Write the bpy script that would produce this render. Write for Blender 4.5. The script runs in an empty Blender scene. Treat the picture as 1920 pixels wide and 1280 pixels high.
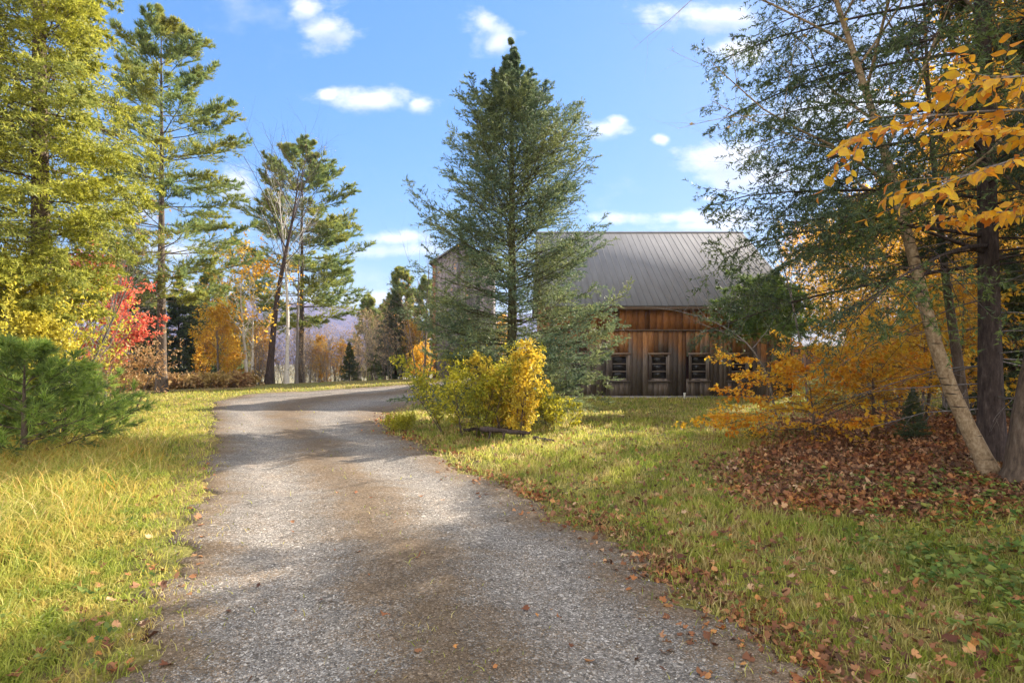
import bpy, math
import numpy as np

C = bpy.context.scene.collection
PI = math.pi
RG = np.random.default_rng(11)
FPX, CAMH = 1066.7, 1.7

# ------------------------------------------------------------------ terrain
def sstep(a, b, x):
    t = np.clip((np.asarray(x, float) - a) / (b - a), 0, 1)
    return t * t * (3 - 2 * t)

def hgt(x, y):
    x = np.asarray(x, float); y = np.asarray(y, float)
    h = -0.3 * sstep(5, 20, y)
    d = y - (31.5 + 0.62 * np.minimum(x, 0) + 0.5 * np.maximum(x, 0))
    h = h - 7.0 * sstep(0, 55, d) - 26 * sstep(60, 380, d)
    h = h + 0.40 * sstep(2.8, 7.5, x - 0.12 * y) * sstep(14, 9, y)
    h = h + 0.012 * np.sin(2.1 * x + .7 * y) + 0.012 * np.sin(1.3 * x - 2.7 * y + 1) + .006 * np.sin(5.1 * x + 4.3 * y)
    return h

def at(px, py, Y):
    return np.array([(px - 960) / FPX * Y, Y, CAMH + (640 - py) / FPX * Y])

def gp(px, py):
    Y = 10.0
    for _ in range(40):
        Y = (CAMH - float(hgt((px - 960) / FPX * Y, Y))) * FPX / (py - 640)
    X = (px - 960) / FPX * Y
    return (X, Y, float(hgt(X, Y)))

def gx(px, Y, sink=0.03):
    X = (px - 960) / FPX * Y
    return (X, Y, float(hgt(X, Y)) - sink)

# ------------------------------------------------------------------ mesh helpers
def make_mesh(name, geo, mat, smooth=False, uv=None):
    V = np.concatenate([g[0] for g in geo]) if geo else np.zeros((0, 3))
    loops, tot, off = [], [], 0
    for v, f in geo:
        loops.append((f + off).ravel()); tot.append(np.full(len(f), f.shape[1])); off += len(v)
    loops = np.concatenate(loops).astype(np.int32); tot = np.concatenate(tot).astype(np.int32)
    me = bpy.data.meshes.new(name)
    me.vertices.add(len(V)); me.vertices.foreach_set('co', V.astype(np.float32).ravel())
    me.loops.add(len(loops)); me.loops.foreach_set('vertex_index', loops)
    me.polygons.add(len(tot))
    st = np.concatenate([[0], np.cumsum(tot)[:-1]]).astype(np.int32)
    me.polygons.foreach_set('loop_start', st); me.polygons.foreach_set('loop_total', tot)
    if smooth: me.polygons.foreach_set('use_smooth', np.ones(len(tot), bool))
    if uv is not None:
        l = me.uv_layers.new(name='UVMap'); l.data.foreach_set('uv', uv[loops].astype(np.float32).ravel())
    me.materials.append(mat); me.update()
    return me

def obj(name, geo, mat, parent=None, smooth=False, uv=None):
    o = bpy.data.objects.new(name, make_mesh(name, geo, mat, smooth, uv)); C.objects.link(o)
    if parent is not None: o.parent = parent
    return o

def tag(o, label=None, cat=None, group=None, kind=None):
    if label: o['label'] = label
    if cat: o['category'] = cat
    if group: o['group'] = group
    if kind: o['kind'] = kind
    return o

def thing(name, label, cat, loc, group=None, rz=0.0, sc=1.0):
    o = bpy.data.objects.new(name, None); C.objects.link(o)
    o.empty_display_size = .2
    o.location = loc; o.rotation_euler = (0, 0, rz); o.scale = (sc,) * 3 if np.isscalar(sc) else sc
    return tag(o, label, cat, group)

def dup(root, loc, rz, sc, label=None, group=None):
    r = root.copy(); C.objects.link(r)
    r.location = loc; r.rotation_euler = (0, 0, rz); r.scale = (sc,) * 3 if np.isscalar(sc) else sc
    if label: r['label'] = label
    if group: r['group'] = group
    for ch in list(root.children):
        c = ch.copy(); C.objects.link(c); c.parent = r
    return r

def box(x0, x1, y0, y1, z0, z1):
    V = np.array([[x0, y0, z0], [x1, y0, z0], [x1, y1, z0], [x0, y1, z0], [x0, y0, z1], [x1, y0, z1], [x1, y1, z1], [x0, y1, z1]], float)
    F = np.array([[0, 3, 2, 1], [4, 5, 6, 7], [0, 1, 5, 4], [1, 2, 6, 5], [2, 3, 7, 6], [3, 0, 4, 7]])
    return V, F

def prism(poly, axis, a0, a1):
    # poly: list of 2-D points; axis 'x': poly in (y,z) extruded along x ; 'y': poly in (x,z)
    n = len(poly); p = np.array(poly, float)
    def mk(a):
        return np.column_stack([np.full(n, a), p[:, 0], p[:, 1]]) if axis == 'x' else np.column_stack([p[:, 0], np.full(n, a), p[:, 1]])
    V = np.concatenate([mk(a0), mk(a1)])
    side = np.array([[i, (i + 1) % n, (i + 1) % n + n, i + n] for i in range(n)])
    return [(V, side), (mk(a0), np.arange(n)[::-1][None]), (mk(a1), np.arange(n)[None])]

def norm(a):
    return a / np.maximum(np.linalg.norm(a, axis=-1, keepdims=True), 1e-9)

def tubes(P, R, k=5):
    B, n, _ = P.shape
    T = norm(np.gradient(P, axis=1))
    m = norm(P[:, -1] - P[:, 0])
    ref = np.where(np.abs(m[:, 2:3]) > .8, np.array([[1., .1, 0]]), np.array([[0, .1, 1.]]))[:, None, :]
    U = norm(np.cross(T, ref)); W = np.cross(T, U)
    a = np.arange(k) * 2 * PI / k
    V = P[:, :, None, :] + R[:, :, None, None] * (np.cos(a)[None, None, :, None] * U[:, :, None, :] + np.sin(a)[None, None, :, None] * W[:, :, None, :])
    idx = np.arange(B * n * k).reshape(B, n, k)
    q = idx[:, :-1]; b = np.roll(q, -1, axis=2); d = idx[:, 1:]; c = np.roll(d, -1, axis=2)
    return V.reshape(-1, 3), np.stack([q, b, c, d], -1).reshape(-1, 4)

def frame(T):
    ref = np.where(np.abs(T[..., 2:3]) > .93, np.array([1., 0, 0]), np.array([0, 0, 1.]))
    U = norm(np.cross(T, ref)); W = np.cross(U, T)
    return U, W

def sample(P, R, t):
    B, n, _ = P.shape
    f = np.clip(t, 0, .9999) * (n - 1); i = f.astype(int); fr = (f - i)[..., None]
    bi = np.arange(B)[:, None]
    A = P[bi, i]; Z = P[bi, i + 1]
    r = R[bi, i] * (1 - fr[..., 0]) + R[bi, i + 1] * fr[..., 0]
    return A + (Z - A) * fr, norm(Z - A), r

def grow(pos, d, L, r0, npts, trop=0.0, noise=.08, tip=.25, g=RG, late=0.0):
    pts = [pos]; d = norm(d); p = pos
    for s in range(1, npts):
        tt = s / (npts - 1)
        v = np.zeros_like(d); v[:, 2] = np.asarray(trop) + np.asarray(late) * tt
        d = norm(d + v + noise * g.standard_normal(d.shape))
        p = p + d * (L / (npts - 1))[:, None]
        pts.append(p)
    P = np.stack(pts, 1)
    R = r0[:, None] * np.linspace(1, tip, npts)[None]
    return P, R

def kids(P, R, k, t0, t1, lenf, ang, planar=False, npts=4, trop=0.0, noise=.1, rr=.55, g=RG, tip=.3, late=0.0, rmax=9., pj=.35):
    B, n, _ = P.shape
    L = np.linalg.norm(np.diff(P, axis=1), axis=2).sum(1)
    t = t0 + (t1 - t0) * (np.arange(k)[None] + g.random((B, k))) / k
    pos, T, r = sample(P, R, t)
    U, W = frame(T)
    if planar:
        phi = (np.arange(k) % 2)[None] * PI + pj * g.standard_normal((B, k))
    else:
        phi = np.arange(k)[None] * 2.4 + 6.28 * g.random((B, 1)) + .5 * g.standard_normal((B, k))
    a = (ang * (.8 + .4 * g.random((B, k))))[..., None]
    d = np.cos(a) * T + np.sin(a) * (np.cos(phi)[..., None] * U + np.sin(phi)[..., None] * W)
    ln = L[:, None] * lenf(t) * (.65 + .7 * g.random((B, k)))
    return grow(pos.reshape(-1, 3), d.reshape(-1, 3), ln.ravel(), np.minimum(r * rr, rmax).ravel(), npts, trop, noise, tip, g, late)

def needles(P, m, ln, wd, ang, flat=False, t0=.1, g=RG, upb=0.0, wide=None):
    B = len(P)
    t = t0 + (1 - t0) * g.random((B, m))
    pos, T, _ = sample(P, np.zeros(P.shape[:2]), t)
    U, W = frame(T)
    if flat: phi = np.where(g.random((B, m)) < .5, 0, PI) + .3 * g.standard_normal((B, m))
    else: phi = 6.283 * g.random((B, m))
    a = (ang * (.7 + .6 * g.random((B, m))))[..., None]
    d = np.cos(a) * T + np.sin(a) * (np.cos(phi)[..., None] * U + np.sin(phi)[..., None] * W)
    d[..., 2] += upb; d = norm(d)
    rv = g.standard_normal(d.shape)
    if flat: rv = rv * .35 + W * 1.0
    S = norm(np.cross(d, rv)) * wd * .5
    l = (ln * (.6 + .8 * g.random((B, m))))[..., None]
    if wide is None:
        V = np.stack([pos - S, pos + S, pos + d * l], 2).reshape(-1, 3)
        return V, np.arange(len(V)).reshape(-1, 3)
    V = np.stack([pos, pos + d * l * .45 + S, pos + d * l, pos + d * l * .45 - S], 2).reshape(-1, 3)
    return V, np.arange(len(V)).reshape(-1, 4)

def leaf_cards(pos, d, nrm, ln, wd, g=RG, fold=.18):
    S = norm(np.cross(d, nrm)); N = norm(np.cross(S, d))
    l = ln[:, None]; w = wd[:, None] * .5
    V = np.stack([pos, pos + d * l * .45 + S * w + N * w * fold * 2, pos + d * l - N * l * .12, pos + d * l * .45 - S * w + N * w * fold * 2], 1).reshape(-1, 3)
    b = np.arange(len(pos))[:, None] * 4
    F = np.concatenate([b + [0, 1, 2], b + [0, 2, 3]], 1).reshape(-1, 3)
    return V, F

def leaves(P, m, size, g=RG, t0=.15, updir=.5, droop=-.25):
    B = len(P)
    t = t0 + (1 - t0) * g.random((B, m))
    pos, T, _ = sample(P, np.zeros(P.shape[:2]), t)
    d = norm(T * .5 + .8 * g.standard_normal(T.shape) + np.array([0, 0, droop]))
    nrm = g.standard_normal(T.shape) + np.array([0, 0, updir * 3])
    n = B * m
    s = size * (.6 + .8 * g.random(n))
    return leaf_cards(pos.reshape(n, 3), d.reshape(n, 3), nrm.reshape(n, 3), s, s * .62, g)

def trunk_line(H, r, n=12, lean=(0, 0), wob=.02, g=RG, pts=None, tip=.04, flare=.35):
    if pts is not None:
        p = np.array(pts, float); s = np.linspace(0, len(p) - 1, n); i = np.minimum(s.astype(int), len(p) - 2); fr = (s - i)[:, None]
        P = p[i] * (1 - fr) + p[i + 1] * fr
        P[1:-1] = .5 * P[1:-1] + .25 * (P[:-2] + P[2:])
    else:
        z = np.linspace(0, 1, n)
        P = np.column_stack([lean[0] * z * H, lean[1] * z * H, z * H])
    t = np.linspace(0, 1, n)
    P[1:, :2] += np.cumsum(g.standard_normal((n - 1, 2)), 0) * wob * H / n
    R = r * (1 - (1 - tip) * t) * (1 + flare * np.exp(-t * 25))
    return P[None], R[None]

# ------------------------------------------------------------------ materials
def nodes(name):
    m = bpy.data.materials.new(name); m.use_nodes = True
    nt = m.node_tree; nt.nodes.clear()
    out = nt.nodes.new('ShaderNodeOutputMaterial')
    return m, nt, out

def N(nt, typ, ins=None, **kw):
    n = nt.nodes.new('ShaderNode' + typ)
    for k, v in kw.items(): setattr(n, k, v)
    for k, v in (ins or {}).items():
        if isinstance(v, bpy.types.NodeSocket): nt.links.new(v, n.inputs[k])
        else: n.inputs[k].default_value = v
    return n

def rgb(c): return (c[0], c[1], c[2], 1)

def ramp(nt, fac, stops, interp='LINEAR'):
    n = nt.nodes.new('ShaderNodeValToRGB'); cr = n.color_ramp; cr.interpolation = interp
    while len(cr.elements) < len(stops): cr.elements.new(.5)
    for e, (p, c) in zip(cr.elements, stops):
        e.position = p; e.color = rgb(c)
    nt.links.new(fac, n.inputs[0]); return n.outputs[0]

def mixc(nt, f, a, b, mode='MIX'):
    n = nt.nodes.new('ShaderNodeMix'); n.data_type = 'RGBA'; n.blend_type = mode
    for i, v in ((0, f), (6, a), (7, b)):
        if isinstance(v, bpy.types.NodeSocket): nt.links.new(v, n.inputs[i])
        else: n.inputs[i].default_value = v if i == 0 else rgb(v)
    return n.outputs[2]

def noise(nt, scale, detail=4, vec=None, rough=.6):
    n = N(nt, 'TexNoise', {'Scale': scale, 'Detail': detail, 'Roughness': rough})
    if vec is not None: nt.links.new(vec, n.inputs['Vector'])
    return n.outputs['Fac']

def coord(nt, kind='Object', scale=None):
    c = nt.nodes.new('ShaderNodeTexCoord').outputs[kind]
    if scale is None: return c
    mp = N(nt, 'Mapping', {'Vector': c, 'Scale': scale}); return mp.outputs[0]

def rnd(nt): return nt.nodes.new('ShaderNodeNewGeometry').outputs['Random Per Island']

def leaf_mat(name, stops, alt=None, trans=.35, rough=.55, nscale=.9, spec=.25):
    m, nt, out = nodes(name)
    col = ramp(nt, rnd(nt), stops)
    if alt:
        nf = ramp(nt, noise(nt, nscale, 3, coord(nt)), [(.42, (0, 0, 0)), (.62, (1, 1, 1))])
        col2 = ramp(nt, rnd(nt), alt)
        col = mixc(nt, nf, col, col2)
    bs = N(nt, 'BsdfPrincipled', {'Base Color': col, 'Roughness': rough, 'Specular IOR Level': spec})
    tr = N(nt, 'BsdfTranslucent', {'Color': col})
    mx = N(nt, 'MixShader', {0: trans, 1: bs.outputs[0], 2: tr.outputs[0]})
    nt.links.new(mx.outputs[0], out.inputs[0]); return m

def bark_mat(name, stops, scale=(9, 9, 2.2), bump=.6, extra=None):
    m, nt, out = nodes(name)
    v = coord(nt, scale=scale)
    f = noise(nt, 2.5, 6, v, .7)
    col = ramp(nt, f, stops)
    if extra:   # horizontal lenticels
        v2 = coord(nt, scale=extra[0]); f2 = noise(nt, 1.0, 3, v2, .5)
        k = ramp(nt, f2, [(extra[1], (0, 0, 0)), (extra[1] + .05, (1, 1, 1))])
        col = mixc(nt, k, col, extra[2])
    bp = N(nt, 'Bump', {'Height': f, 'Strength': bump, 'Distance': .02})
    bs = N(nt, 'BsdfPrincipled', {'Base Color': col, 'Roughness': .9, 'Specular IOR Level': .2, 'Normal': bp.outputs[0]})
    nt.links.new(bs.outputs[0], out.inputs[0]); return m

M = {}
M['bark_dark'] = bark_mat('spruce_bark', [(.3, (.02, .014, .012)), (.55, (.07, .05, .042)), (.75, (.15, .115, .10))])
M['bark_pine'] = bark_mat('pine_bark', [(.3, (.035, .026, .02)), (.55, (.11, .085, .065)), (.75, (.2, .16, .12))])
M['bark_moss'] = bark_mat('mossy_bark', [(.3, (.03, .026, .015)), (.52, (.085, .075, .035)), (.7, (.16, .16, .08))])
M['bark_grey'] = bark_mat('grey_bark', [(.3, (.09, .075, .065)), (.55, (.2, .175, .155)), (.75, (.34, .31, .28))])
M['bark_brown'] = bark_mat('brown_bark', [(.3, (.04, .028, .02)), (.55, (.12, .085, .06)), (.75, (.2, .16, .12))])
M['bark_birch'] = bark_mat('birch_bark', [(.3, (.13, .08, .042)), (.48, (.27, .185, .105)), (.62, (.37, .275, .17)), (.75, (.48, .38, .26))], (11, 11, 7), .5, ((3.0, 3.0, 30), .60, (.045, .03, .022)))
M['bark_white'] = bark_mat('white_birch_bark', [(.3, (.42, .38, .33)), (.7, (.7, .66, .6))], (6, 6, 6), .3, ((3.2, 3.2, 12), .63, (.07, .055, .045)))
M['spruce'] = leaf_mat('spruce_needles', [(0, (.05, .09, .058)), (.5, (.11, .165, .095)), (1, (.22, .28, .14))], [(0, (.09, .12, .045)), (.5, (.20, .235, .075)), (1, (.33, .34, .14))], .4)
M['hemlock_dark'] = leaf_mat('hemlock_needles', [(0, (.035, .055, .034)), (.6, (.075, .108, .058)), (1, (.14, .17, .07))], [(0, (.06, .09, .025)), (1, (.16, .2, .05))], .35)
M['hemlock_gold'] = leaf_mat('yellow_green_needles', [(0, (.22, .24, .03)), (.5, (.42, .42, .05)), (1, (.56, .52, .08))], [(0, (.12, .16, .04)), (.5, (.26, .29, .06)), (1, (.42, .42, .11))], .5)
M['pine'] = leaf_mat('pine_needles', [(0, (.10, .16, .07)), (.5, (.18, .25, .08)), (1, (.30, .35, .10))], [(0, (.2, .22, .04)), (.5, (.34, .34, .055)), (1, (.46, .42, .09))], .5, nscale=.6)
M['fir'] = leaf_mat('fir_needles', [(0, (.04, .075, .025)), (.6, (.085, .14, .035)), (1, (.16, .22, .05))], [(0, (.10, .15, .03)), (1, (.22, .29, .05))], .4, nscale=1.2)
M['pine_young'] = leaf_mat('young_pine_needles', [(0, (.15, .25, .045)), (.5, (.30, .42, .07)), (1, (.48, .56, .12))], [(0, (.07, .11, .045)), (1, (.17, .22, .07))], .5, nscale=2.2)
M['conifer_far'] = leaf_mat('dark_conifer_needles', [(0, (.045, .075, .045)), (.6, (.085, .125, .065)), (1, (.16, .19, .08))], [(0, (.10, .13, .035)), (1, (.2, .21, .06))], .35, nscale=.5)
M['yellow'] = leaf_mat('yellow_leaves', [(0, (.52, .28, .02)), (.4, (.70, .43, .03)), (.8, (.78, .54, .05)), (1, (.6, .48, .12))], [(0, (.50, .22, .02)), (1, (.68, .38, .05))], .5)
M['soft_yellow'] = leaf_mat('soft_yellow_leaves', [(0, (.42, .36, .035)), (.5, (.60, .50, .05)), (1, (.70, .60, .10))], [(0, (.30, .30, .05)), (1, (.55, .46, .06))], .45, nscale=1.3)
M['gold'] = leaf_mat('golden_orange_leaves', [(0, (.62, .24, .015)), (.5, (.78, .40, .03)), (1, (.8, .52, .07))], [(0, (.72, .44, .04)), (1, (.8, .6, .09))], .5)
M['yellowgreen'] = leaf_mat('yellow_green_leaves', [(0, (.30, .29, .025)), (.5, (.54, .48, .035)), (1, (.70, .58, .06))], [(0, (.20, .24, .03)), (.6, (.38, .39, .045)), (1, (.56, .48, .05))], .5, nscale=1.5)
M['shrub_gold'] = leaf_mat('shrub_gold_leaves', [(0, (.62, .36, .025)), (.5, (.76, .53, .04)), (1, (.76, .64, .12))], [(0, (.34, .30, .04)), (1, (.62, .46, .05))], .45, nscale=2)
M['beech'] = leaf_mat('beech_leaves', [(0, (.58, .17, .015)), (.4, (.78, .34, .02)), (.8, (.84, .48, .04)), (1, (.7, .44, .06))], [(0, (.72, .42, .025)), (1, (.82, .58, .05))], .55, nscale=.9)
M['beech_near'] = leaf_mat('near_beech_leaves', [(0, (.55, .15, .012)), (.25, (.76, .31, .015)), (.6, (.84, .47, .02)), (1, (.85, .60, .05))], [(0, (.45, .14, .02)), (1, (.8, .46, .06))], .55, .45, nscale=26)
M['rust'] = leaf_mat('rust_leaves', [(0, (.30, .06, .02)), (1, (.5, .15, .03))], None, .45)
M['red'] = leaf_mat('red_maple_leaves', [(0, (.62, .10, .06)), (.5, (.78, .19, .12)), (1, (.8, .32, .18))], None, .45)
M['tan'] = leaf_mat('tan_dry_leaves', [(0, (.22, .12, .05)), (.5, (.38, .23, .10)), (1, (.5, .34, .18))], [(0, (.3, .14, .04)), (1, (.46, .26, .08))], .35)
M['twiggy'] = leaf_mat('sparse_brown_leaves', [(0, (.30, .22, .15)), (.5, (.46, .34, .2)), (1, (.58, .46, .28))], [(0, (.5, .27, .10)), (1, (.62, .42, .18))], .35, nscale=.5)

# ------------------------------------------------------------------ tree generators
def conifer(seed, H, r, base_t, prof, nb, ntw, nsub, nn, ln, wd, elev, late, flat, bark, leafm, ang=.85, subang=.7, twl=.38, subl=.45, top=1.0, trop=0., twtrop=0., pts=None, wob=.012, upb=0., asym=None, whorl=0, power=1.0, nang=.7, t0b=.15, tknees=0.22, pj=.6, nflat=False, bth=(.004, .0065), exf=.33, thin=.999):
    g = np.random.default_rng(seed)
    TP, TR = trunk_line(H, r, 16, (0, 0), wob, g, pts)
    if whorl:
        nw = max(1, nb // whorl)
        tw = base_t + (top - base_t) * (np.linspace(0, 1, nw) ** power)
        t = (tw[:, None] + .006 * g.standard_normal((nw, whorl))).ravel()
        az = ((np.arange(nw) * 1.1 + g.random(nw))[:, None] + np.arange(whorl)[None] * 2 * PI / whorl + .25 * g.standard_normal((nw, whorl))).ravel()
        extra = int(nb * exf)
        t = np.concatenate([t, base_t + (top - base_t) * g.random(extra)]); az = np.concatenate([az, 6.283 * g.random(extra)])
    else:
        t = base_t + (top - base_t) * ((np.arange(nb) + g.random(nb)) / nb) ** power
        az = np.arange(nb) * 2.4 + .4 * g.standard_normal(nb)
    kp = g.random(len(t)) < np.interp(t, [thin, 1.0], [1, .22]); t, az = t[kp], az[kp]
    t = np.clip(t, 0, .995)
    pos, _, tr = sample(TP, TR, t[None]); pos = pos[0]; tr = tr[0]
    L = np.array([prof(x) for x in t]) * (.72 + .5 * g.random(len(t)))
    if asym is not None: L = L * asym(az, t)
    L = np.maximum(L, .08)
    el = np.array([elev(x) for x in t]) + .10 * g.standard_normal(len(t))
    d = np.column_stack([np.cos(az) * np.cos(el), np.sin(az) * np.cos(el), np.sin(el)])
    r0 = np.minimum(tr * .5, bth[0] + bth[1] * L)
    lt = np.array([late(x) for x in t])
    BP, BR = grow(pos, d, L, r0, 8, trop, .035, .2, g, lt)
    TWP, TWR = kids(BP, BR, ntw, t0b, 1.0, lambda x: twl * (1.08 - .75 * x), ang, flat, 4, twtrop, .08, .6, g, late=0, rmax=.007, pj=pj)
    wood = [tubes(TP, TR, 10), tubes(BP, BR, 5), tubes(TWP, TWR, 3)]
    nd = []
    if nsub:
        SP, SR = kids(TWP, TWR, nsub, .15, 1.0, lambda x: subl * (1.1 - .6 * x), subang, flat, 3, twtrop, .08, .6, g, rmax=.003, pj=pj)
        nd.append(needles(SP, nn, ln, wd, nang, nflat, .0, g, upb))
        nd.append(needles(TWP, nn, ln, wd, nang, nflat, tknees, g, upb))
    else:
        nd.append(needles(TWP, nn, ln, wd, nang, nflat, tknees, g, upb))
    nd.append(needles(BP, nn * 2, ln, wd, nang, nflat, .35, g, upb))
    tipP = TP[:, -2:, :]
    nd.append(needles(tipP, 22, ln, wd, nang, False, 0, g, upb))
    return wood, nd, bark, leafm

def decid(seed, H, r, base_t, spread, k1, k2, k3, m, size, bark, leafm, lean=(0, 0), nst=1, ang=.9, up=.08, updir=.4, stems_spread=.25, pts=None, wob=.03, twig_t=.1, l2=.5, l3=.5, prof=None, leaf_l2=True, planar=False, base_r=.1, ang2=.75, keep=None):
    g = np.random.default_rng(seed)
    wood, tops = [], []
    if prof is None: prof = lambda t: .55 + .9 * math.sin(PI * min(1, .15 + .85 * (t - base_t) / (1 - base_t + 1e-6)))
    lv = []
    for s in range(nst):
        h = H * (1 if s == 0 else .65 + .4 * g.random()); a = 6.283 * g.random()
        ln_ = lean if nst == 1 else (lean[0] + stems_spread * math.cos(a) * (.4 + g.random()), lean[1] + stems_spread * math.sin(a) * (.4 + g.random()))
        TP, TR = trunk_line(h, r * (1 if s == 0 else .75), 16, ln_, wob, g, pts, .08, .45)
        if nst > 1: TP = TP + np.array([base_r * math.cos(a), base_r * math.sin(a), 0])
        wood.append(tubes(TP, TR, 9))
        t = base_t + (1 - base_t) * (np.arange(k1) + g.random(k1)) / k1; t = np.minimum(t, .99)
        pos, T, tr = sample(TP, TR, t[None])
        az = np.arange(k1) * 2.4 + 6.28 * g.random() + .4 * g.standard_normal(k1)
        L = np.array([prof(x) for x in t]) * spread * (.7 + .6 * g.random(k1)) * (h / H)
        el = PI / 2 - ang * (.75 + .5 * g.random(k1)) * (1.1 - .45 * t)
        d = np.column_stack([np.cos(az) * np.cos(el), np.sin(az) * np.cos(el), np.sin(el)])
        BP, BR = grow(pos[0], d, L, np.minimum(tr[0] * .5, .0065 * L + .003), 7, up, .09, .2, g)
        wood.append(tubes(BP, BR, 5))
        P2, R2 = kids(BP, BR, k2, .2, 1, lambda x: l2 * (1.1 - .5 * x), ang2, planar, 5, up * .7, .12, .6, g)
        wood.append(tubes(P2, R2, 3))
        P3, R3 = kids(P2, R2, k3, .2, 1, lambda x: l3 * (1.1 - .4 * x), ang2, planar, 4, up * .4, .12, .6, g)
        wood.append(tubes(P3, R3, 3))
        if m:
            if m >= 1: lv.append(leaves(P3, int(m), size, g, .1, updir))
            else:
                sel = g.random(len(P3)) < m
                if sel.any(): lv.append(leaves(P3[sel], 2, size, g, .1, updir))
            if leaf_l2 and m >= 1: lv.append(leaves(P2, int(m), size, g, .4, updir))
    return wood, lv, bark, leafm

def plant(tree, name, label, cat, loc, group=None, rz=0., sc=1., wood_name='trunk', crown_name='crown'):
    wood, lv, bark, leafm = tree
    t = thing(name, label, cat, loc, group, rz, sc)
    obj(wood_name, wood, M[bark], t, True)
    if lv: obj(crown_name, lv, M[leafm], t)
    return t

# ------------------------------------------------------------------ camera, light, sky
cam = bpy.data.cameras.new('camera'); co = bpy.data.objects.new('camera', cam); C.objects.link(co)
cam.sensor_width = 36; cam.lens = 20.0; cam.clip_start = .05; cam.clip_end = 20000
co.location = (0, 0, CAMH); co.rotation_euler = (PI / 2, 0, 0)
bpy.context.scene.camera = co

SUN_AZ, SUN_EL = math.radians(48), math.radians(26)
sd = np.array([math.sin(SUN_AZ) * math.cos(SUN_EL), math.cos(SUN_AZ) * math.cos(SUN_EL), math.sin(SUN_EL)])
sl = bpy.data.lights.new('sun', 'SUN'); so = bpy.data.objects.new('sun', sl); C.objects.link(so)
sl.energy = 4.8; sl.angle = math.radians(.5); sl.color = (1.0, .90, .77)
from mathutils import Vector
so.rotation_euler = Vector(sd).to_track_quat('Z', 'Y').to_euler(); so.location = (20, 20, 30)

W = bpy.data.worlds.new('World'); bpy.context.scene.world = W; W.use_nodes = True
nt = W.node_tree; nt.nodes.clear()
wo = nt.nodes.new('ShaderNodeOutputWorld')
sky = N(nt, 'TexSky', sky_type='NISHITA', sun_disc=False, sun_elevation=SUN_EL, sun_rotation=SUN_AZ, altitude=300, air_density=1.0, dust_density=.6, ozone_density=2.2)
lum = N(nt, 'RGBToBW', {0: sky.outputs[0]}).outputs[0]
den = N(nt, 'Math', {0: lum, 1: .52, 2: 1.0}, operation='MULTIPLY_ADD').outputs[0]
gain = N(nt, 'Math', {0: .98, 1: den}, operation='DIVIDE').outputs[0]
soft = N(nt, 'VectorMath', {0: sky.outputs[0], 'Scale': gain}, operation='SCALE').outputs[0]
tint = mixc(nt, 1.0, soft, (.86, .97, 1.10), 'MULTIPLY')
hs = N(nt, 'HueSaturation', {'Saturation': 1.14, 'Color': tint})
bg = N(nt, 'Background', {'Color': hs.outputs[0], 'Strength': .15})
tc = nt.nodes.new('ShaderNodeTexCoord').outputs['Generated']
sx = N(nt, 'SeparateXYZ', {0: tc})
def mth(op, a, b=None, c=None, clamp=False):
    n = nt.nodes.new('ShaderNodeMath'); n.operation = op; n.use_clamp = clamp
    for i, v in enumerate((a, b, c)):
        if v is None: continue
        if isinstance(v, bpy.types.NodeSocket): nt.links.new(v, n.inputs[i])
        else: n.inputs[i].default_value = v
    return n.outputs[0]
yy = mth('MAXIMUM', sx.outputs[1], .02)
U_, V_ = mth('DIVIDE', sx.outputs[0], yy), mth('DIVIDE', sx.outputs[2], yy)
CLOUDS = [(618, 52, 82, 52), (575, 18, 50, 32), (910, 45, 60, 62), (930, 78, 40, 36), (1390, 100, 72, 40), (1330, 30, 170, 40), (705, 188, 135, 30), (785, 195, 40, 22), (615, 178, 34, 18),
          (1140, 243, 52, 28), (1156, 228, 28, 22), (1375, 300, 120, 55), (1420, 330, 150, 50), (1280, 408, 180, 24), (1330, 425, 160, 20), (735, 446, 80, 24), (740, 470, 110, 22),
          (440, 345, 50, 46), (250, 400, 110, 36), (330, 470, 120, 30), (1600, 200, 200, 60), (1240, 262, 22, 13), (1330, 372, 24, 10), (700, 560, 260, 22), (340, 545, 150, 20), (-300, 200, 250, 60), (2300, 120, 300, 90), (2100, 420, 300, 50)]
nv = N(nt, 'CombineXYZ', {0: U_, 1: mth('MULTIPLY', V_, 1.6), 2: 0.0})
nA = N(nt, 'TexNoise', {'Vector': nv.outputs[0], 'Scale': 9.0, 'Detail': 7, 'Roughness': .62}).outputs['Fac']
nB = N(nt, 'TexNoise', {'Vector': nv.outputs[0], 'Scale': 2.6, 'Detail': 5, 'Roughness': .6}).outputs['Fac']
best, low = None, None
Vup = mth('ADD', V_, .022)
for (px, py, rx, ry) in CLOUDS:
    u0, v0 = (px - 960) / FPX, (640 - py) / FPX
    du = mth('MULTIPLY', mth('SUBTRACT', U_, u0), FPX / rx); dv = mth('MULTIPLY', mth('SUBTRACT', V_, v0), FPX / ry)
    q = mth('SUBTRACT', 1.0, mth('SQRT', mth('ADD', mth('MULTIPLY', du, du), mth('MULTIPLY', dv, dv))))
    best = q if best is None else mth('MAXIMUM', best, q)
    dv2 = mth('MULTIPLY', mth('SUBTRACT', Vup, v0), FPX / ry)
    q2 = mth('SUBTRACT', 1.0, mth('SQRT', mth('ADD', mth('MULTIPLY', du, du), mth('MULTIPLY', dv2, dv2))))
    low = q2 if low is None else mth('MAXIMUM', low, q2)
core = mth('ADD', mth('SUBTRACT', best, .07), mth('MULTIPLY', mth('SUBTRACT', nA, .5), 2.6))
al = N(nt, 'MapRange', {'Value': core, 'From Min': .0, 'From Max': .95}, interpolation_type='SMOOTHSTEP').outputs[0]
wisp = N(nt, 'MapRange', {'Value': mth('ADD', nB, mth('MULTIPLY', nA, .35)), 'From Min': .72, 'From Max': .98}, interpolation_type='SMOOTHSTEP').outputs[0]
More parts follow.
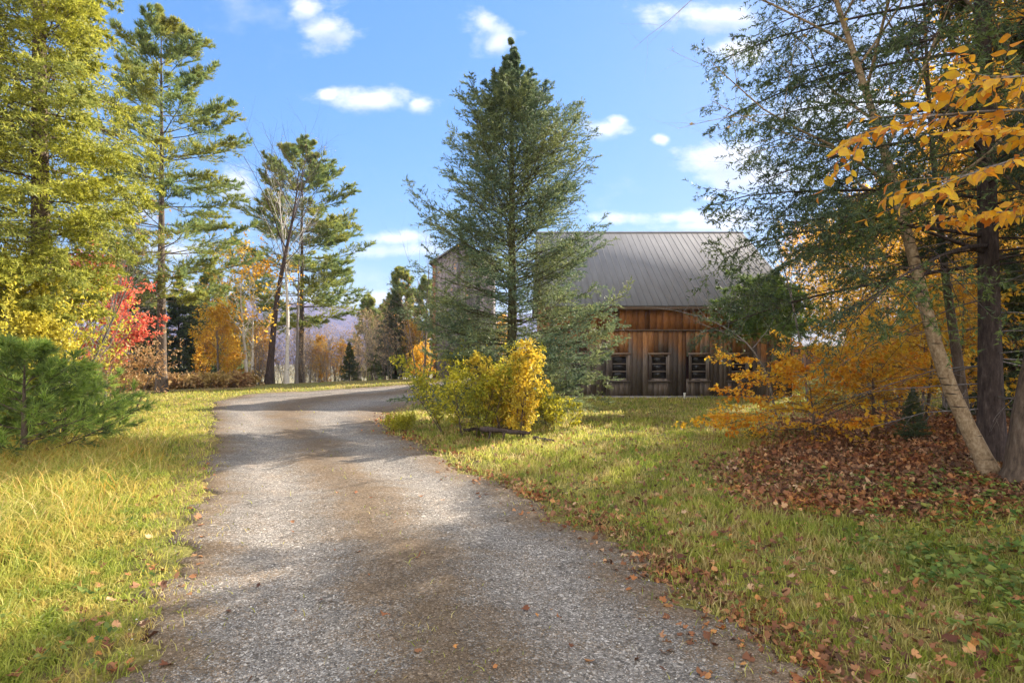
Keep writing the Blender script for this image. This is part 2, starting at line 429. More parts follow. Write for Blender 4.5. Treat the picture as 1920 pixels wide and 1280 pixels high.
al = mth('MAXIMUM', al, mth('MULTIPLY', wisp, .35))
al = mth('MULTIPLY', al, mth('GREATER_THAN', sx.outputs[1], .05))
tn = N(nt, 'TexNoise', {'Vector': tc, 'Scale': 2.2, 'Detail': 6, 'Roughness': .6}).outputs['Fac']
rear_fill = N(nt, 'MapRange', {'Value': mth('SUBTRACT', mth('MULTIPLY', tn, 1.2), mth('MULTIPLY', sx.outputs[1], 1.0)), 'From Min': .15, 'From Max': .75}, interpolation_type='SMOOTHSTEP').outputs[0]  # bright clouds added behind the camera, out of view, to fill the shade
rear_fill = mth('MULTIPLY', rear_fill, N(nt, 'MapRange', {'Value': sx.outputs[1], 'From Min': .45, 'From Max': .2}).outputs[0])
al = mth('MULTIPLY', al, .88)
al = mth('MAXIMUM', al, mth('MULTIPLY', rear_fill, .9))
und = N(nt, 'MapRange', {'Value': mth('ADD', low, mth('MULTIPLY', mth('SUBTRACT', nA, .5), 1.6)), 'From Min': .15, 'From Max': .95}).outputs[0]
und = mth('MULTIPLY', und, mth('GREATER_THAN', sx.outputs[1], .3))
cc = ramp(nt, und, [(0, (1.0, .985, .96)), (.45, (.88, .90, .93)), (1, (.60, .66, .76))])  # cloud undersides greyed in the colour to stand in for their shade
cst = N(nt, 'MapRange', {'Value': rear_fill, 'From Min': 0.0, 'From Max': 1.0, 'To Min': .40, 'To Max': .74}).outputs[0]
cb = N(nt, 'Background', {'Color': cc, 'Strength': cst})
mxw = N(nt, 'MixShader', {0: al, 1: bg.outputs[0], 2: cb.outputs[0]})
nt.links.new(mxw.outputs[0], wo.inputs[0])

sc_ = bpy.context.scene
sc_.view_settings.view_transform = 'Standard'; sc_.view_settings.look = 'None'
sc_.view_settings.exposure = 1.83; sc_.view_settings.gamma = 1
sc_.render.film_transparent = False
cy = sc_.cycles
cy.max_bounces = 6; cy.diffuse_bounces = 3; cy.glossy_bounces = 2; cy.transmission_bounces = 4; cy.transparent_max_bounces = 6
cy.use_denoising = True

# ------------------------------------------------------------------ ground
def ground_mat():
    m, nt, out = nodes('meadow_soil')
    v = coord(nt)
    big = noise(nt, .35, 4, v); mid = noise(nt, 2.2, 5, v); fine = noise(nt, 28, 5, v, .75)
    g1 = ramp(nt, fine, [(.3, (.055, .065, .018)), (.5, (.16, .165, .04)), (.7, (.30, .27, .08))])
    g2 = ramp(nt, fine, [(.3, (.10, .065, .025)), (.5, (.24, .17, .06)), (.7, (.40, .31, .14))])
    c = mixc(nt, ramp(nt, big, [(.4, (0, 0, 0)), (.6, (1, 1, 1))]), g1, g2)
    c = mixc(nt, ramp(nt, mid, [(.5, (0, 0, 0)), (.72, (1, 1, 1))]), c, (.10, .065, .035))
    bp = N(nt, 'Bump', {'Height': fine, 'Strength': .7, 'Distance': .03})
    bs = N(nt, 'BsdfPrincipled', {'Base Color': c, 'Roughness': .95, 'Specular IOR Level': .1, 'Normal': bp.outputs[0]})
    nt.links.new(bs.outputs[0], out.inputs[0]); return m

def warp(n, a, b, mx):
    u = np.linspace(-1, 1, n); return np.sinh(u * b) * mx / np.sinh(b)
gxs = warp(420, 0, 7.2, 5000); gys = warp(420, 0, 7.2, 5000) + 9
XX, YY = np.meshgrid(gxs, gys)
GV = np.column_stack([XX.ravel(), YY.ravel(), hgt(XX, YY).ravel()])
gi = np.arange(420 * 420).reshape(420, 420)
GF = np.stack([gi[:-1, :-1], gi[:-1, 1:], gi[1:, 1:], gi[1:, :-1]], -1).reshape(-1, 4)
tag(obj('ground', [(GV, GF)], ground_mat(), smooth=True), kind='structure')

# driveway: matching left / right edge points in plan
DL = np.array([(-.9, -3), (-1.1, 0), (-1.8, 1.8), (-2.08, 2.9), (-2.5, 4), (-2.95, 5), (-3.85, 7), (-5.2, 9.8), (-6.9, 13), (-8.5, 16), (-10.0, 18.9), (-10.1, 21.6), (-7.4, 23.8), (-4.8, 26), (-3.4, 28), (-3.0, 31)])
DR = np.array([(3.6, -3), (2.5, 0), (1.85, 1.8), (1.52, 2.9), (1.2, 4), (.85, 5), (-.25, 7), (-1.6, 9.8), (-2.45, 11.4), (-2.95, 13.2), (-3.3, 15.2), (-3.2, 17), (-2.4, 19), (-1.4, 21.6), (-.4, 26), (0.0, 31)])
def densify(p, n):
    s = np.linspace(0, len(p) - 1, n); i = np.minimum(s.astype(int), len(p) - 2); f = (s - i)[:, None]
    q = p[i] * (1 - f) + p[i + 1] * f
    for _ in range(14): q[1:-1] = .5 * q[1:-1] + .25 * (q[:-2] + q[2:])
    return q
nR, nC = 420, 30
LL, RR = densify(DL, nR), densify(DR, nR)
def edge_noise(s, ph): return .10 * np.sin(s * 2.1 + ph) + .07 * np.sin(s * 5.3 + 2 * ph) + .05 * np.sin(s * 13.7 + ph) + .03 * RG.standard_normal(len(s))
ss = np.arange(nR) * .085
un = norm(RR - LL)
Lj = LL - un * edge_noise(ss, 1.3)[:, None]; Rj = RR + un * edge_noise(ss, 4.1)[:, None]
uu = np.linspace(0, 1, nC)
PX = Lj[:, None, :] * (1 - uu)[None, :, None] + Rj[:, None, :] * uu[None, :, None]
rut = -.022 * (np.exp(-((uu - .27) / .09) ** 2) + np.exp(-((uu - .72) / .09) ** 2))
edge = np.minimum(uu, 1 - uu)
DZ = hgt(PX[..., 0], PX[..., 1]) + .030 + rut[None] - .075 * np.exp(-edge / .014)[None]
DV = np.column_stack([PX[..., 0].ravel(), PX[..., 1].ravel(), DZ.ravel()])
di = np.arange(nR * nC).reshape(nR, nC)
DF = np.stack([di[:-1, :-1], di[:-1, 1:], di[1:, 1:], di[1:, :-1]], -1).reshape(-1, 4)
DUV = np.column_stack([np.tile(uu, nR), np.repeat(ss, nC)])
POLY = np.concatenate([LL, RR[::-1]])

def inside(x, y, poly=POLY):
    r = np.zeros(len(x), bool); n = len(poly); j = n - 1
    for i in range(n):
        xi, yi = poly[i]; xj, yj = poly[j]
        if yi != yj:
            c = ((yi > y) != (yj > y)) & (x < (xj - xi) * (y - yi) / (yj - yi) + xi)
            r ^= c
        j = i
    return r

def gravel_mat():
    m, nt, out = nodes('driveway_gravel')
    v = coord(nt)
    uv = N(nt, 'SeparateXYZ', {0: coord(nt, 'UV')})
    def vor(s, feat='F1'):
        n = N(nt, 'TexVoronoi', {'Vector': v, 'Scale': s, 'Randomness': 1.0}); n.feature = feat; return n
    v1, v2 = vor(108), vor(48)
    s1 = N(nt, 'SeparateColor', {0: v1.outputs['Color']}); s2 = N(nt, 'SeparateColor', {0: v2.outputs['Color']})
    pal = [(0, (.085, .078, .070)), (.3, (.158, .147, .134)), (.65, (.235, .220, .202)), (.9, (.35, .33, .305)), (1, (.56, .53, .49))]
    c1 = ramp(nt, s1.outputs[0], pal); c2 = ramp(nt, s2.outputs[0], pal)
    pick = N(nt, 'Math', {0: s2.outputs[1], 1: .78}, operation='GREATER_THAN').outputs[0]
    c = mixc(nt, pick, c1, c2)
    crack = ramp(nt, v1.outputs['Distance'], [(.25, (1, 1, 1)), (.75, (.38, .36, .33))])
    c = mixc(nt, .5, c, crack, 'MULTIPLY')
    big = noise(nt, .9, 6, v, .65); mid = noise(nt, 3.5, 5, v, .7); fine = noise(nt, 40, 4, v, .7)
    # mossy brown strips: centre and margins (wear pattern of the wheels)
    U = uv.outputs[0]
    st = ramp(nt, U, [(0, (1, 1, 1)), (.06, (.7, .7, .7)), (.15, (.22, .22, .22)), (.32, (.22, .22, .22)), (.46, (.80, .80, .80)), (.56, (.62, .62, .62)), (.66, (.22, .22, .22)), (.78, (.18, .18, .18)), (.9, (.6, .6, .6)), (1, (1, 1, 1))])
    k = N(nt, 'Math', {0: st, 1: big}, operation='ADD').outputs[0]
    k = N(nt, 'Math', {0: k, 1: mid}, operation='ADD').outputs[0]
    k = N(nt, 'Math', {0: s1.outputs[2], 1: .62, 2: k}, operation='MULTIPLY_ADD').outputs[0]
    k = N(nt, 'MapRange', {'Value': k, 'From Min': 1.52, 'From Max': 2.05}, interpolation_type='SMOOTHSTEP').outputs[0]
    moss = ramp(nt, fine, [(.3, (.07, .045, .022)), (.5, (.17, .105, .045)), (.7, (.27, .18, .075))])
    mg = mixc(nt, ramp(nt, noise(nt, 5, 3, v), [(.45, (0, 0, 0)), (.65, (1, 1, 1))]), moss, (.20, .13, .055))
    k2 = N(nt, 'Math', {0: k, 1: .70}, operation='MULTIPLY').outputs[0]
    c = mixc(nt, k2, c, mixc(nt, .5, mg, mixc(nt, 1.0, c, (.80, .58, .38), 'MULTIPLY')))
    dust = ramp(nt, big, [(.35, (.90, .86, .81)), (.7, (1.18, 1.14, 1.08))])
    c = mixc(nt, 1.0, c, dust, 'MULTIPLY')
    trk = ramp(nt, U, [(0, (.86, .84, .80)), (.16, (1.0, 1.0, 1.0)), (.26, (1.22, 1.22, 1.22)), (.37, (.98, .97, .95)), (.5, (.80, .78, .74)), (.62, (.98, .97, .95)), (.73, (1.22, 1.22, 1.22)), (.84, (1.0, 1.0, 1.0)), (1, (.85, .82, .78))])
    c = mixc(nt, 1.0, c, trk, 'MULTIPLY')
    hgt_ = N(nt, 'Math', {0: v1.outputs['Distance'], 1: -1.0}, operation='MULTIPLY').outputs[0]
    h2 = N(nt, 'Math', {0: hgt_, 1: N(nt, 'Math', {0: v2.outputs['Distance'], 1: pick}, operation='MULTIPLY').outputs[0]}, operation='SUBTRACT').outputs[0]
    bp = N(nt, 'Bump', {'Height': h2, 'Strength': .65, 'Distance': .010})
    bs = N(nt, 'BsdfPrincipled', {'Base Color': c, 'Roughness': .85, 'Specular IOR Level': .25, 'Normal': bp.outputs[0]})
    nt.links.new(bs.outputs[0], out.inputs[0]); return m
M['gravel'] = gravel_mat()
tag(obj('driveway', [(DV, DF)], M['gravel'], smooth=True, uv=DUV), kind='structure')

# loose stones on the gravel (near part)
def scatter(n, r0, r1, a0=-62, a1=62, power=1.0, g=RG):
    r = r0 * (r1 / r0) ** (g.random(n) ** power)          # denser near the viewer's end of the drive
    a = np.radians(a0 + (a1 - a0) * g.random(n))
    return r * np.sin(a), r * np.cos(a)
g = np.random.default_rng(5)
x, y = scatter(12000, 1.6, 14, g=g)
k = inside(x, y); x, y = x[k], y[k]
n = len(x); s = .003 + .007 * g.random(n) ** 3
oct_ = np.array([[1, 0, 0], [0, 1, 0], [-1, 0, 0], [0, -1, 0], [0, 0, .7], [0, 0, -.5]], float)
of = np.array([[0, 1, 4], [1, 2, 4], [2, 3, 4], [3, 0, 4], [1, 0, 5], [2, 1, 5], [3, 2, 5], [0, 3, 5]])
J = 1 + .35 * g.standard_normal((n, 6, 1))
a = 6.283 * g.random(n)
V = oct_[None] * J * s[:, None, None]
V = np.stack([V[..., 0] * np.cos(a)[:, None] - V[..., 1] * np.sin(a)[:, None], V[..., 0] * np.sin(a)[:, None] + V[..., 1] * np.cos(a)[:, None], V[..., 2]], -1)
V += np.stack([x, y, hgt(x, y) + .022], -1)[:, None, :]
F = (np.arange(n)[:, None, None] * 6 + of[None]).reshape(-1, 3)
m, nt_, out = nodes('loose_stone')
col = ramp(nt_, rnd(nt_), [(0, (.12, .11, .10)), (.5, (.30, .28, .25)), (.85, (.45, .42, .38)), (1, (.66, .63, .58))])
bs = N(nt_, 'BsdfPrincipled', {'Base Color': col, 'Roughness': .8}); nt_.links.new(bs.outputs[0], out.inputs[0])
tag(obj('loose_gravel', [(V.reshape(-1, 3), F)], m), 'loose grey stones strewn over the gravel driveway', 'gravel', kind='stuff')

# ------------------------------------------------------------------ grass and leaf litter
def blades(x, y, h, w, g, lean=.45, z=None):
    n = len(x); a = 6.283 * g.random(n); b = 6.283 * g.random(n)
    z = hgt(x, y) - .01 if z is None else z
    p = np.stack([x, y, z], -1)
    S = np.stack([np.cos(a), np.sin(a), 0 * a], -1) * (w * .5)[:, None]
    L = np.stack([np.cos(b), np.sin(b), 0 * b], -1) * (h * lean * (.3 + g.random(n)))[:, None]
    up = np.array([0, 0, 1.])
    mid = p + up * (h * .55)[:, None] + L * .32
    tip = p + up * (h * (.75 + .25 * g.random(n)))[:, None] + L * 1.15
    V = np.stack([p - S, p + S, mid + S * .75, mid - S * .75, tip], 1).reshape(-1, 3)
    i = np.arange(n)[:, None] * 5
    return [(V, np.concatenate([i + [0, 1, 2], i + [0, 2, 3], i + [3, 2, 4]], 1).reshape(-1, 3))]

def litter_zone(x, y):
    # leaf-covered forest floor on the right
    e = x - (2.25 + .55 * (y - 6)) + .35 * np.sin(1.7 * y) + .25 * np.sin(3.1 * x)
    return sstep(-.5, .9, e) * sstep(5.0, 6.2, y + .25 * (x - 4)) * sstep(20, 13.5, y)

def grass_mat(name, a, b, c, trans=.5):
    m, nt, out = nodes(name)
    v = coord(nt)
    r1 = ramp(nt, rnd(nt), a); r2 = ramp(nt, rnd(nt), b); r3 = ramp(nt, rnd(nt), c)
    n1 = ramp(nt, noise(nt, .8, 4, v), [(.39, (0, 0, 0)), (.60, (1, 1, 1))])
    n2 = ramp(nt, noise(nt, 2.9, 5, v, .7), [(.47, (0, 0, 0)), (.60, (1, 1, 1))])
    col = mixc(nt, n2, mixc(nt, n1, r1, r2), r3)
    bs = N(nt, 'BsdfPrincipled', {'Base Color': col, 'Roughness': .5, 'Specular IOR Level': .2})
    tr = N(nt, 'BsdfTranslucent', {'Color': col})
    mx = N(nt, 'MixShader', {0: trans, 1: bs.outputs[0], 2: tr.outputs[0]})
    nt.links.new(mx.outputs[0], out.inputs[0]); return m
GREEN = [(0, (.10, .155, .022)), (.5, (.22, .29, .04)), (1, (.38, .42, .07))]
LIME = [(0, (.24, .27, .04)), (.5, (.42, .42, .065)), (1, (.60, .57, .14))]
STRAW = [(0, (.34, .24, .08)), (.5, (.54, .41, .15)), (1, (.70, .57, .28))]
GOLD = [(0, (.46, .24, .04)), (.5, (.64, .39, .06)), (1, (.74, .52, .15))]
M['lawn'] = grass_mat('lawn_blades', GREEN, LIME, STRAW)
M['verge'] = grass_mat('verge_blades', GREEN, LIME, [(0, (.44, .34, .08)), (1, (.64, .5, .15))])
M['drygrass'] = grass_mat('dry_blades', STRAW, GOLD, LIME)

g = np.random.default_rng(21)
def xr_of(y): return np.interp(y, RR[:, 1], RR[:, 0])
def xl_of(y): return np.interp(y, LL[:280, 1], LL[:280, 0])
# lawn right of the drive
x, y = scatter(420000, 2.0, 34, -40, 66, .92, g)
jx, jy = x + .10 * g.standard_normal(len(x)), y + .10 * g.standard_normal(len(x))
keep = ~inside(jx, jy) & (x > xr_of(np.minimum(y, 19)) - .1) & (g.random(len(x)) > .80 * litter_zone(x, y))
inb = (x > .9) & (x < 10.6) & (y > 20.35) & (y < 31)
dist_e = x - xr_of(y)
keep &= ~((dist_e < .35) & (g.random(len(x)) < .6))
keep &= ~inb
keep &= ~((np.sin(4.7 * x + 1.2 * np.sin(3.1 * y)) * np.sin(5.3 * y + .9 * np.sin(2.7 * x)) > .45) & (g.random(len(x)) < .65))
x, y = x[keep], y[keep]
r = np.hypot(x, y); cl = .5 + .5 * np.sin(1.9 * x + .6 * np.sin(2.3 * y)) * np.sin(1.6 * y + 1.1 * x)
h = (.03 + .07 * g.random(len(x)) ** 1.6 + .10 * cl ** 1.5 * g.random(len(x))) * np.where(x < 1 + 0.6 * (y - 8), 1.15, 1.0)
tag(obj('lawn_grass', blades(x, y, h, .0035 + .0011 * r, g), M['lawn']), 'short yellow green lawn between the driveway and the barn', 'grass', kind='stuff')
# left verge, long
x, y = scatter(260000, 2.0, 34, -66, 8, .92, g)
jx, jy = x + .12 * g.standard_normal(len(x)), y + .12 * g.standard_normal(len(x))
de = xl_of(np.minimum(y, 18.6)) - x
keep = ~inside(jx, jy) & (x < np.where(y < 18.6, xl_of(np.minimum(y, 18.6)) + .15, 99)) & (y < 31 + .62 * np.minimum(x, 0)) & ~((de < .3) & (g.random(len(x)) < .5))
x, y, de = x[keep], y[keep], de[keep]; r = np.hypot(x, y)
tall = sstep(.2, 1.8, de) * sstep(14, 7, y)
h = .05 + .06 * g.random(len(x)) + (.05 + .20 * g.random(len(x)) ** 2) * tall
tag(obj('verge_grass', blades(x, y, h, .0035 + .0011 * r, g, .8), M['verge']), 'long bright green grass along the left verge of the driveway', 'grass', kind='stuff')
x, y = scatter(170000, 2.0, 22, -62, 50, .92, g); k = inside(x, y); x, y = x[k], y[k]
xl, xr = xl_of(np.minimum(y, 18.6)), xr_of(np.minimum(y, 19)); u = (x - xl) / (xr - xl)
pn = .5 + .5 * np.sin(2.7 * x + 1.9 * y) * np.sin(3.3 * y - 1.1 * x)
pr = np.exp(-np.maximum(u, 0) / .05) * .9 + np.exp(-np.maximum(1 - u, 0) / .045) * .8 + .10 * np.exp(-((u - .5) / .07) ** 2) * pn
k = g.random(len(x)) < pr * (.25 + .75 * pn); x, y = x[k], y[k]; r = np.hypot(x, y)
tag(obj('stray_grass', blades(x, y, .02 + .05 * g.random(len(x)) ** 1.5, .0032 + .001 * r, g, 1.0, hgt(x, y) + .015), M['lawn']), 'short stray grass tufts along the gravel edges and middle strip', 'grass', kind='stuff')
x, y = scatter(90000, 2.6, 14, -64, -14, .9, g)
de = xl_of(y) - x
pat = .5 + .5 * np.sin(1.3 * x + 2.0) * np.sin(1.1 * y + .4 * x)
keep = (de > .15) & (g.random(len(x)) < sstep(.3, 2.0, de) * (.25 + .75 * pat) * sstep(3.4, 5.2, y) * sstep(13, 9.5, y))
x, y, de = x[keep], y[keep], de[keep]; r = np.hypot(x, y)
h = (.10 + .32 * g.random(len(x)) ** 1.6)
tag(obj('dry_grass', blades(x, y, h, .0028 + .0009 * r, g, 1.1), M['drygrass']), 'dry golden seed grass leaning in the left verge', 'grass', kind='stuff')

# leaf litter
M['litter'] = leaf_mat('fallen_leaves', [(0, (.07, .036, .022)), (.4, (.18, .088, .046)), (.7, (.30, .15, .075)), (.9, (.46, .25, .13)), (1, (.58, .42, .26))], [(0, (.12, .045, .028)), (.6, (.32, .115, .042)), (1, (.58, .26, .07))], .22, .7, nscale=2.2)
def litter(x, y, s, g, lift=.02, tilt=.45):
    n = len(x); a = 6.283 * g.random(n)
    d = norm(np.stack([np.cos(a), np.sin(a), tilt * g.standard_normal(n)], -1))
    nr = np.stack([tilt * g.standard_normal(n), tilt * g.standard_normal(n), np.ones(n)], -1)
    p = np.stack([x, y, hgt(x, y) + lift * (.3 + g.random(n))], -1)
    S = norm(np.cross(d, nr)); Nn = norm(np.cross(S, d))
    out_ = np.array([(0, 0), (.14, .30), (.34, .24), (.42, .52), (.62, .30), (.78, .36), (1.0, 0.02), (.78, -.34), (.62, -.28), (.42, -.50), (.34, -.26), (.14, -.32)])
    k_ = 1 + .22 * g.standard_normal((n, 12)); k_[:, 0] = 1
    cu = (.35 * g.standard_normal(n) + .25)[:, None]; cv = (.5 * g.standard_normal(n) + .4)[:, None]
    u_ = out_[None, :, 0] * k_; w_ = out_[None, :, 1] * k_ * 1.1
    lift_ = cu * (u_ - .5) ** 2 + cv * w_ ** 2
    V = p[:, None, :] + s[:, None, None] * (d[:, None, :] * u_[..., None] + S[:, None, :] * w_[..., None] + Nn[:, None, :] * lift_[..., None])
    c_ = p + d * s[:, None] * .45
    V = np.concatenate([V, c_[:, None, :]], 1).reshape(-1, 3); b = np.arange(n)[:, None] * 13
    return V, np.concatenate([b + [i, (i + 1) % 12, 12] for i in range(12)], 1).reshape(-1, 3)
parts = []
x, y = scatter(150000, 4.5, 20, 0, 66, .9, g); k = g.random(len(x)) < litter_zone(x, y)
x, y = x[k], y[k]; parts.append(litter(x, y, .03 + .04 * g.random(len(x)), g, .06, .7))
i = (g.random(8000) * (nR - 140)).astype(int); i = i[RR[i, 1] > 1.5]            # drift along the right edge of the drive
o_ = np.abs(g.standard_normal(len(i))) * .22 * np.sign(g.random(len(i)) - .35)
q = RR[i] + un[i] * o_[:, None] + .03 * g.standard_normal((len(i), 2))
w_ = g.random(len(i)) < np.where(q[:, 1] < 8, .9, .35) * (.35 + .65 * np.sin(q[:, 1] * 3.1 + q[:, 0]) ** 2)
q = q[w_]; parts.append(litter(q[:, 0], q[:, 1], .022 + .036 * g.random(len(q)) ** 1.4, g, .03, .6))
x, y = scatter(9500, 2.2, 18, -20, 62, .9, g); k = ~inside(x, y) & (x > xr_of(y))
x, y = x[k], y[k]; parts.append(litter(x, y, .025 + .035 * g.random(len(x)), g, .05, .6))
x, y = scatter(1500, 2.2, 12, -40, 50, .9, g); k = inside(x, y)
x, y = x[k], y[k]; k = g.random(len(x)) < .09 + .9 * sstep(.9, .0, xr_of(y) - x); x, y = x[k], y[k]
parts.append(litter(x, y, .022 + .032 * g.random(len(x)), g, .035, .3))
x, y = scatter(2500, 2.2, 9, -60, -20, .9, g); de = xl_of(y) - x; k = (de > -.3) & (g.random(len(x)) < .5 * np.exp(-np.abs(de) / .4))
x, y = x[k], y[k]; parts.append(litter(x, y, .03 + .04 * g.random(len(x)), g, .04))
tag(obj('leaf_litter', parts, M['litter']), 'brown fallen leaves under the right-hand trees and along the driveway edge', 'leaves', kind='stuff')

# broad-leaved ground plants, lower right
x, y = scatter(3600, 2.4, 8.5, 26, 62, 1, g)
k = (g.random(len(x)) < (.5 + .5 * np.sin(2.2 * x + 1) * np.sin(1.9 * y)) * sstep(.6, 1.6, x - xr_of(y)) * sstep(1.5, 2.3, x - .25 * y)) ; x, y = x[k], y[k]
x = np.repeat(x, 4) + .05 * g.standard_normal(4 * len(x)); y = np.repeat(y, 4) + .05 * g.standard_normal(4 * len(y)); n = len(x)
aa = 6.283 * g.random(n)
d = norm(np.stack([np.cos(aa), np.sin(aa), .2 + .3 * g.standard_normal(n)], -1)); nr = np.stack([.4 * g.standard_normal(n), .4 * g.standard_normal(n), np.ones(n)], -1)
s = .03 + .045 * g.random(n)
M['weeds'] = leaf_mat('weed_leaves', [(0, (.06, .12, .025)), (.6, (.14, .22, .04)), (1, (.28, .33, .07))], [(0, (.10, .14, .03)), (1, (.32, .32, .07))], .4, nscale=2)
wx, wy = scatter(2600, 2.2, 12, -62, 58, .9, g); kk = ~inside(wx, wy) & (g.random(len(wx)) < .45); wx, wy = wx[kk], wy[kk]
wx = np.repeat(wx, 5) + .03 * g.standard_normal(5 * len(wx)); wy = np.repeat(wy, 5) + .03 * g.standard_normal(5 * len(wy)); wn_ = len(wx); wa = 6.283 * g.random(wn_)
WEED2 = leaf_cards(np.stack([wx, wy, hgt(wx, wy) + .02 + .07 * g.random(wn_)], -1), norm(np.stack([np.cos(wa), np.sin(wa), .4 + .3 * g.standard_normal(wn_)], -1)), np.stack([.3 * g.standard_normal(wn_), .3 * g.standard_normal(wn_), np.ones(wn_)], -1), .02 + .045 * g.random(wn_), .012 + .02 * g.random(wn_), g)
tag(obj('ground_plants', [leaf_cards(np.stack([x, y, hgt(x, y) + .05 + .08 * g.random(n)], -1), d, nr, s, s * .75, g), WEED2], M['weeds']), 'low green broad-leaved plants, thickest by the lower right trees', 'plants', kind='stuff')
# bracken band at the back left
x = -16.5 + 4.5 * g.random(2600); y = 22.5 + .62 * (x + 14) + 1.6 + 1.5 * g.random(2600)
bp_, br_ = grow(np.stack([x, y, hgt(x, y)], -1), norm(g.standard_normal((2600, 3)) * .5 + [0, 0, 1.2]), .32 + .4 * g.random(2600), np.full(2600, .006), 4, -.12, .15, .4, g)
M['bracken'] = leaf_mat('bracken_fronds', [(0, (.26, .13, .05)), (.5, (.44, .26, .11)), (1, (.56, .38, .18))], [(0, (.36, .26, .06)), (1, (.5, .38, .12))], .35, nscale=1.2)
tag(obj('bracken', [tubes(bp_, br_, 3), leaves(bp_, 9, .14, g)], M['bracken']), 'rust brown bracken along the back edge of the left verge', 'ferns', kind='stuff')

# ------------------------------------------------------------------ hills and haze
def hill(name, cx, cy, rx, ry, hh, seed):
    g = np.random.default_rng(seed); n = 110
    u = np.linspace(-1, 1, n); A, B = np.meshgrid(u, u)
    q = np.sqrt(A ** 2 + B ** 2)
    z = hh * np.cos(np.clip(q, 0, 1) * PI / 2) ** 1.3
    for kx in range(5):
        f = 2.0 * 1.8 ** kx; ph = g.random(4) * 6.28
        z = z + hh * .10 / (1.5 ** kx) * np.sin(A * f + ph[0]) * np.sin(B * f + ph[1]) * (q < 1) * (1 - np.clip(q, 0, 1))
    z = z + g.random(z.shape) * 2.6 * (q < .97)
    V = np.column_stack([(cx + A * rx).ravel(), (cy + B * ry).ravel(), (z - 34).ravel()])
    ii = np.arange(n * n).reshape(n, n)
    F = np.stack([ii[:-1, :-1], ii[:-1, 1:], ii[1:, 1:], ii[1:, :-1]], -1).reshape(-1, 4)
    m, nt, out = nodes(name + '_woods')
    v = coord(nt)
    c = ramp(nt, noise(nt, .05, 6, v, .8), [(.3, (.035, .03, .045)), (.5, (.09, .07, .09)), (.62, (.15, .10, .09)), (.75, (.06, .075, .05))])
    bs = N(nt, 'BsdfPrincipled', {'Base Color': c, 'Roughness': 1, 'Specular IOR Level': 0})
    nt.links.new(bs.outputs[0], out.inputs[0])
    tag(obj(name, [(V, F)], m, smooth=True), kind='structure')
hill('hill', -560, 1250, 700, 420, 112, 3)
hill('hill', 120, 1750, 900, 450, 122, 4)
hill('hill', 1100, 1800, 900, 500, 100, 5)

m, nt_, out = nodes('haze_air')
pv = N(nt_, 'VolumePrincipled', {'Color': (.50, .60, 1.0, 1), 'Density': .00028, 'Anisotropy': .2})
nt_.links.new(pv.outputs[0], out.inputs['Volume'])
tag(obj('haze', [box(-5200, 5200, -5000, 5200, -60, 130)], m), 'thin blue haze over the valley and the far hills', 'haze', kind='stuff')

# ------------------------------------------------------------------ barn
def board_mat(name, warm, grey, z_lo, z_hi, dark=1.0):
    m, nt, out = nodes(name)
    v = coord(nt); z = N(nt, 'SeparateXYZ', {0: v}).outputs[2]
    grain = noise(nt, 3.0, 6, coord(nt, scale=(28, 28, 1.6)), .7)
    blotch = noise(nt, 1.4, 4, coord(nt, scale=(2.2, 2.2, .8)), .65)
    w = ramp(nt, grain, warm); g_ = ramp(nt, grain, grey)
    k = N(nt, 'MapRange', {'Value': z, 'From Min': z_lo, 'From Max': z_hi}).outputs[0]
    r = rnd(nt)
    k = N(nt, 'Math', {0: k, 1: N(nt, 'Math', {0: r, 1: .62, 2: -.31}, operation='MULTIPLY_ADD').outputs[0]}, operation='ADD').outputs[0]
    k = N(nt, 'Math', {0: k, 1: N(nt, 'Math', {0: blotch, 1: .9, 2: -.45}, operation='MULTIPLY_ADD').outputs[0]}, operation='ADD').outputs[0]
    k = N(nt, 'MapRange', {'Value': k, 'From Min': .28, 'From Max': .72}).outputs[0]
    c = mixc(nt, k, g_, w)
    per = ramp(nt, N(nt, 'Math', {0: r, 1: 7.31}, operation='MULTIPLY').outputs[0] if False else N(nt, 'Math', {0: N(nt, 'Math', {0: r, 1: 7.31}, operation='MULTIPLY').outputs[0]}, operation='FRACT').outputs[0], [(0, (.30, .29, .30)), (.25, (.62, .60, .58)), (.6, (.9, .88, .86)), (1, (1.15, 1.12, 1.1))])
    c = mixc(nt, 1.0, c, per, 'MULTIPLY')
    bp = N(nt, 'Bump', {'Height': grain, 'Strength': .5, 'Distance': .01})
    bs = N(nt, 'BsdfPrincipled', {'Base Color': c, 'Roughness': .85, 'Specular IOR Level': .25, 'Normal': bp.outputs[0]})
    nt.links.new(bs.outputs[0], out.inputs[0]); return m
WARM = [(.25, (.09, .035, .014)), (.5, (.29, .13, .045)), (.75, (.46, .245, .095))]
GREY = [(.25, (.07, .055, .045)), (.5, (.155, .125, .105)), (.75, (.25, .215, .19))]
M['boards'] = board_mat('barn_boards', WARM, GREY, 1.05, 2.35)
M['boards_up'] = board_mat('barn_upper_boards', [(.25, (.12, .04, .013)), (.5, (.31, .125, .035)), (.75, (.44, .205, .068))], [(.25, (.07, .035, .02)), (.6, (.17, .085, .045))], 1.2, 2.5)
M['trim'] = board_mat('weathered_trim', [(.3, (.14, .085, .05)), (.7, (.27, .19, .13))], GREY, 1, 3)
M['greyboards'] = board_mat('grey_boards', [(.3, (.13, .11, .11)), (.7, (.30, .26, .26))], [(.3, (.10, .09, .095)), (.7, (.24, .21, .215))], 2, 6)
M['brownboards'] = board_mat('brown_boards', [(.3, (.22, .10, .05)), (.7, (.42, .22, .12))], [(.3, (.16, .09, .06)), (.7, (.3, .18, .12))], 0, 2)

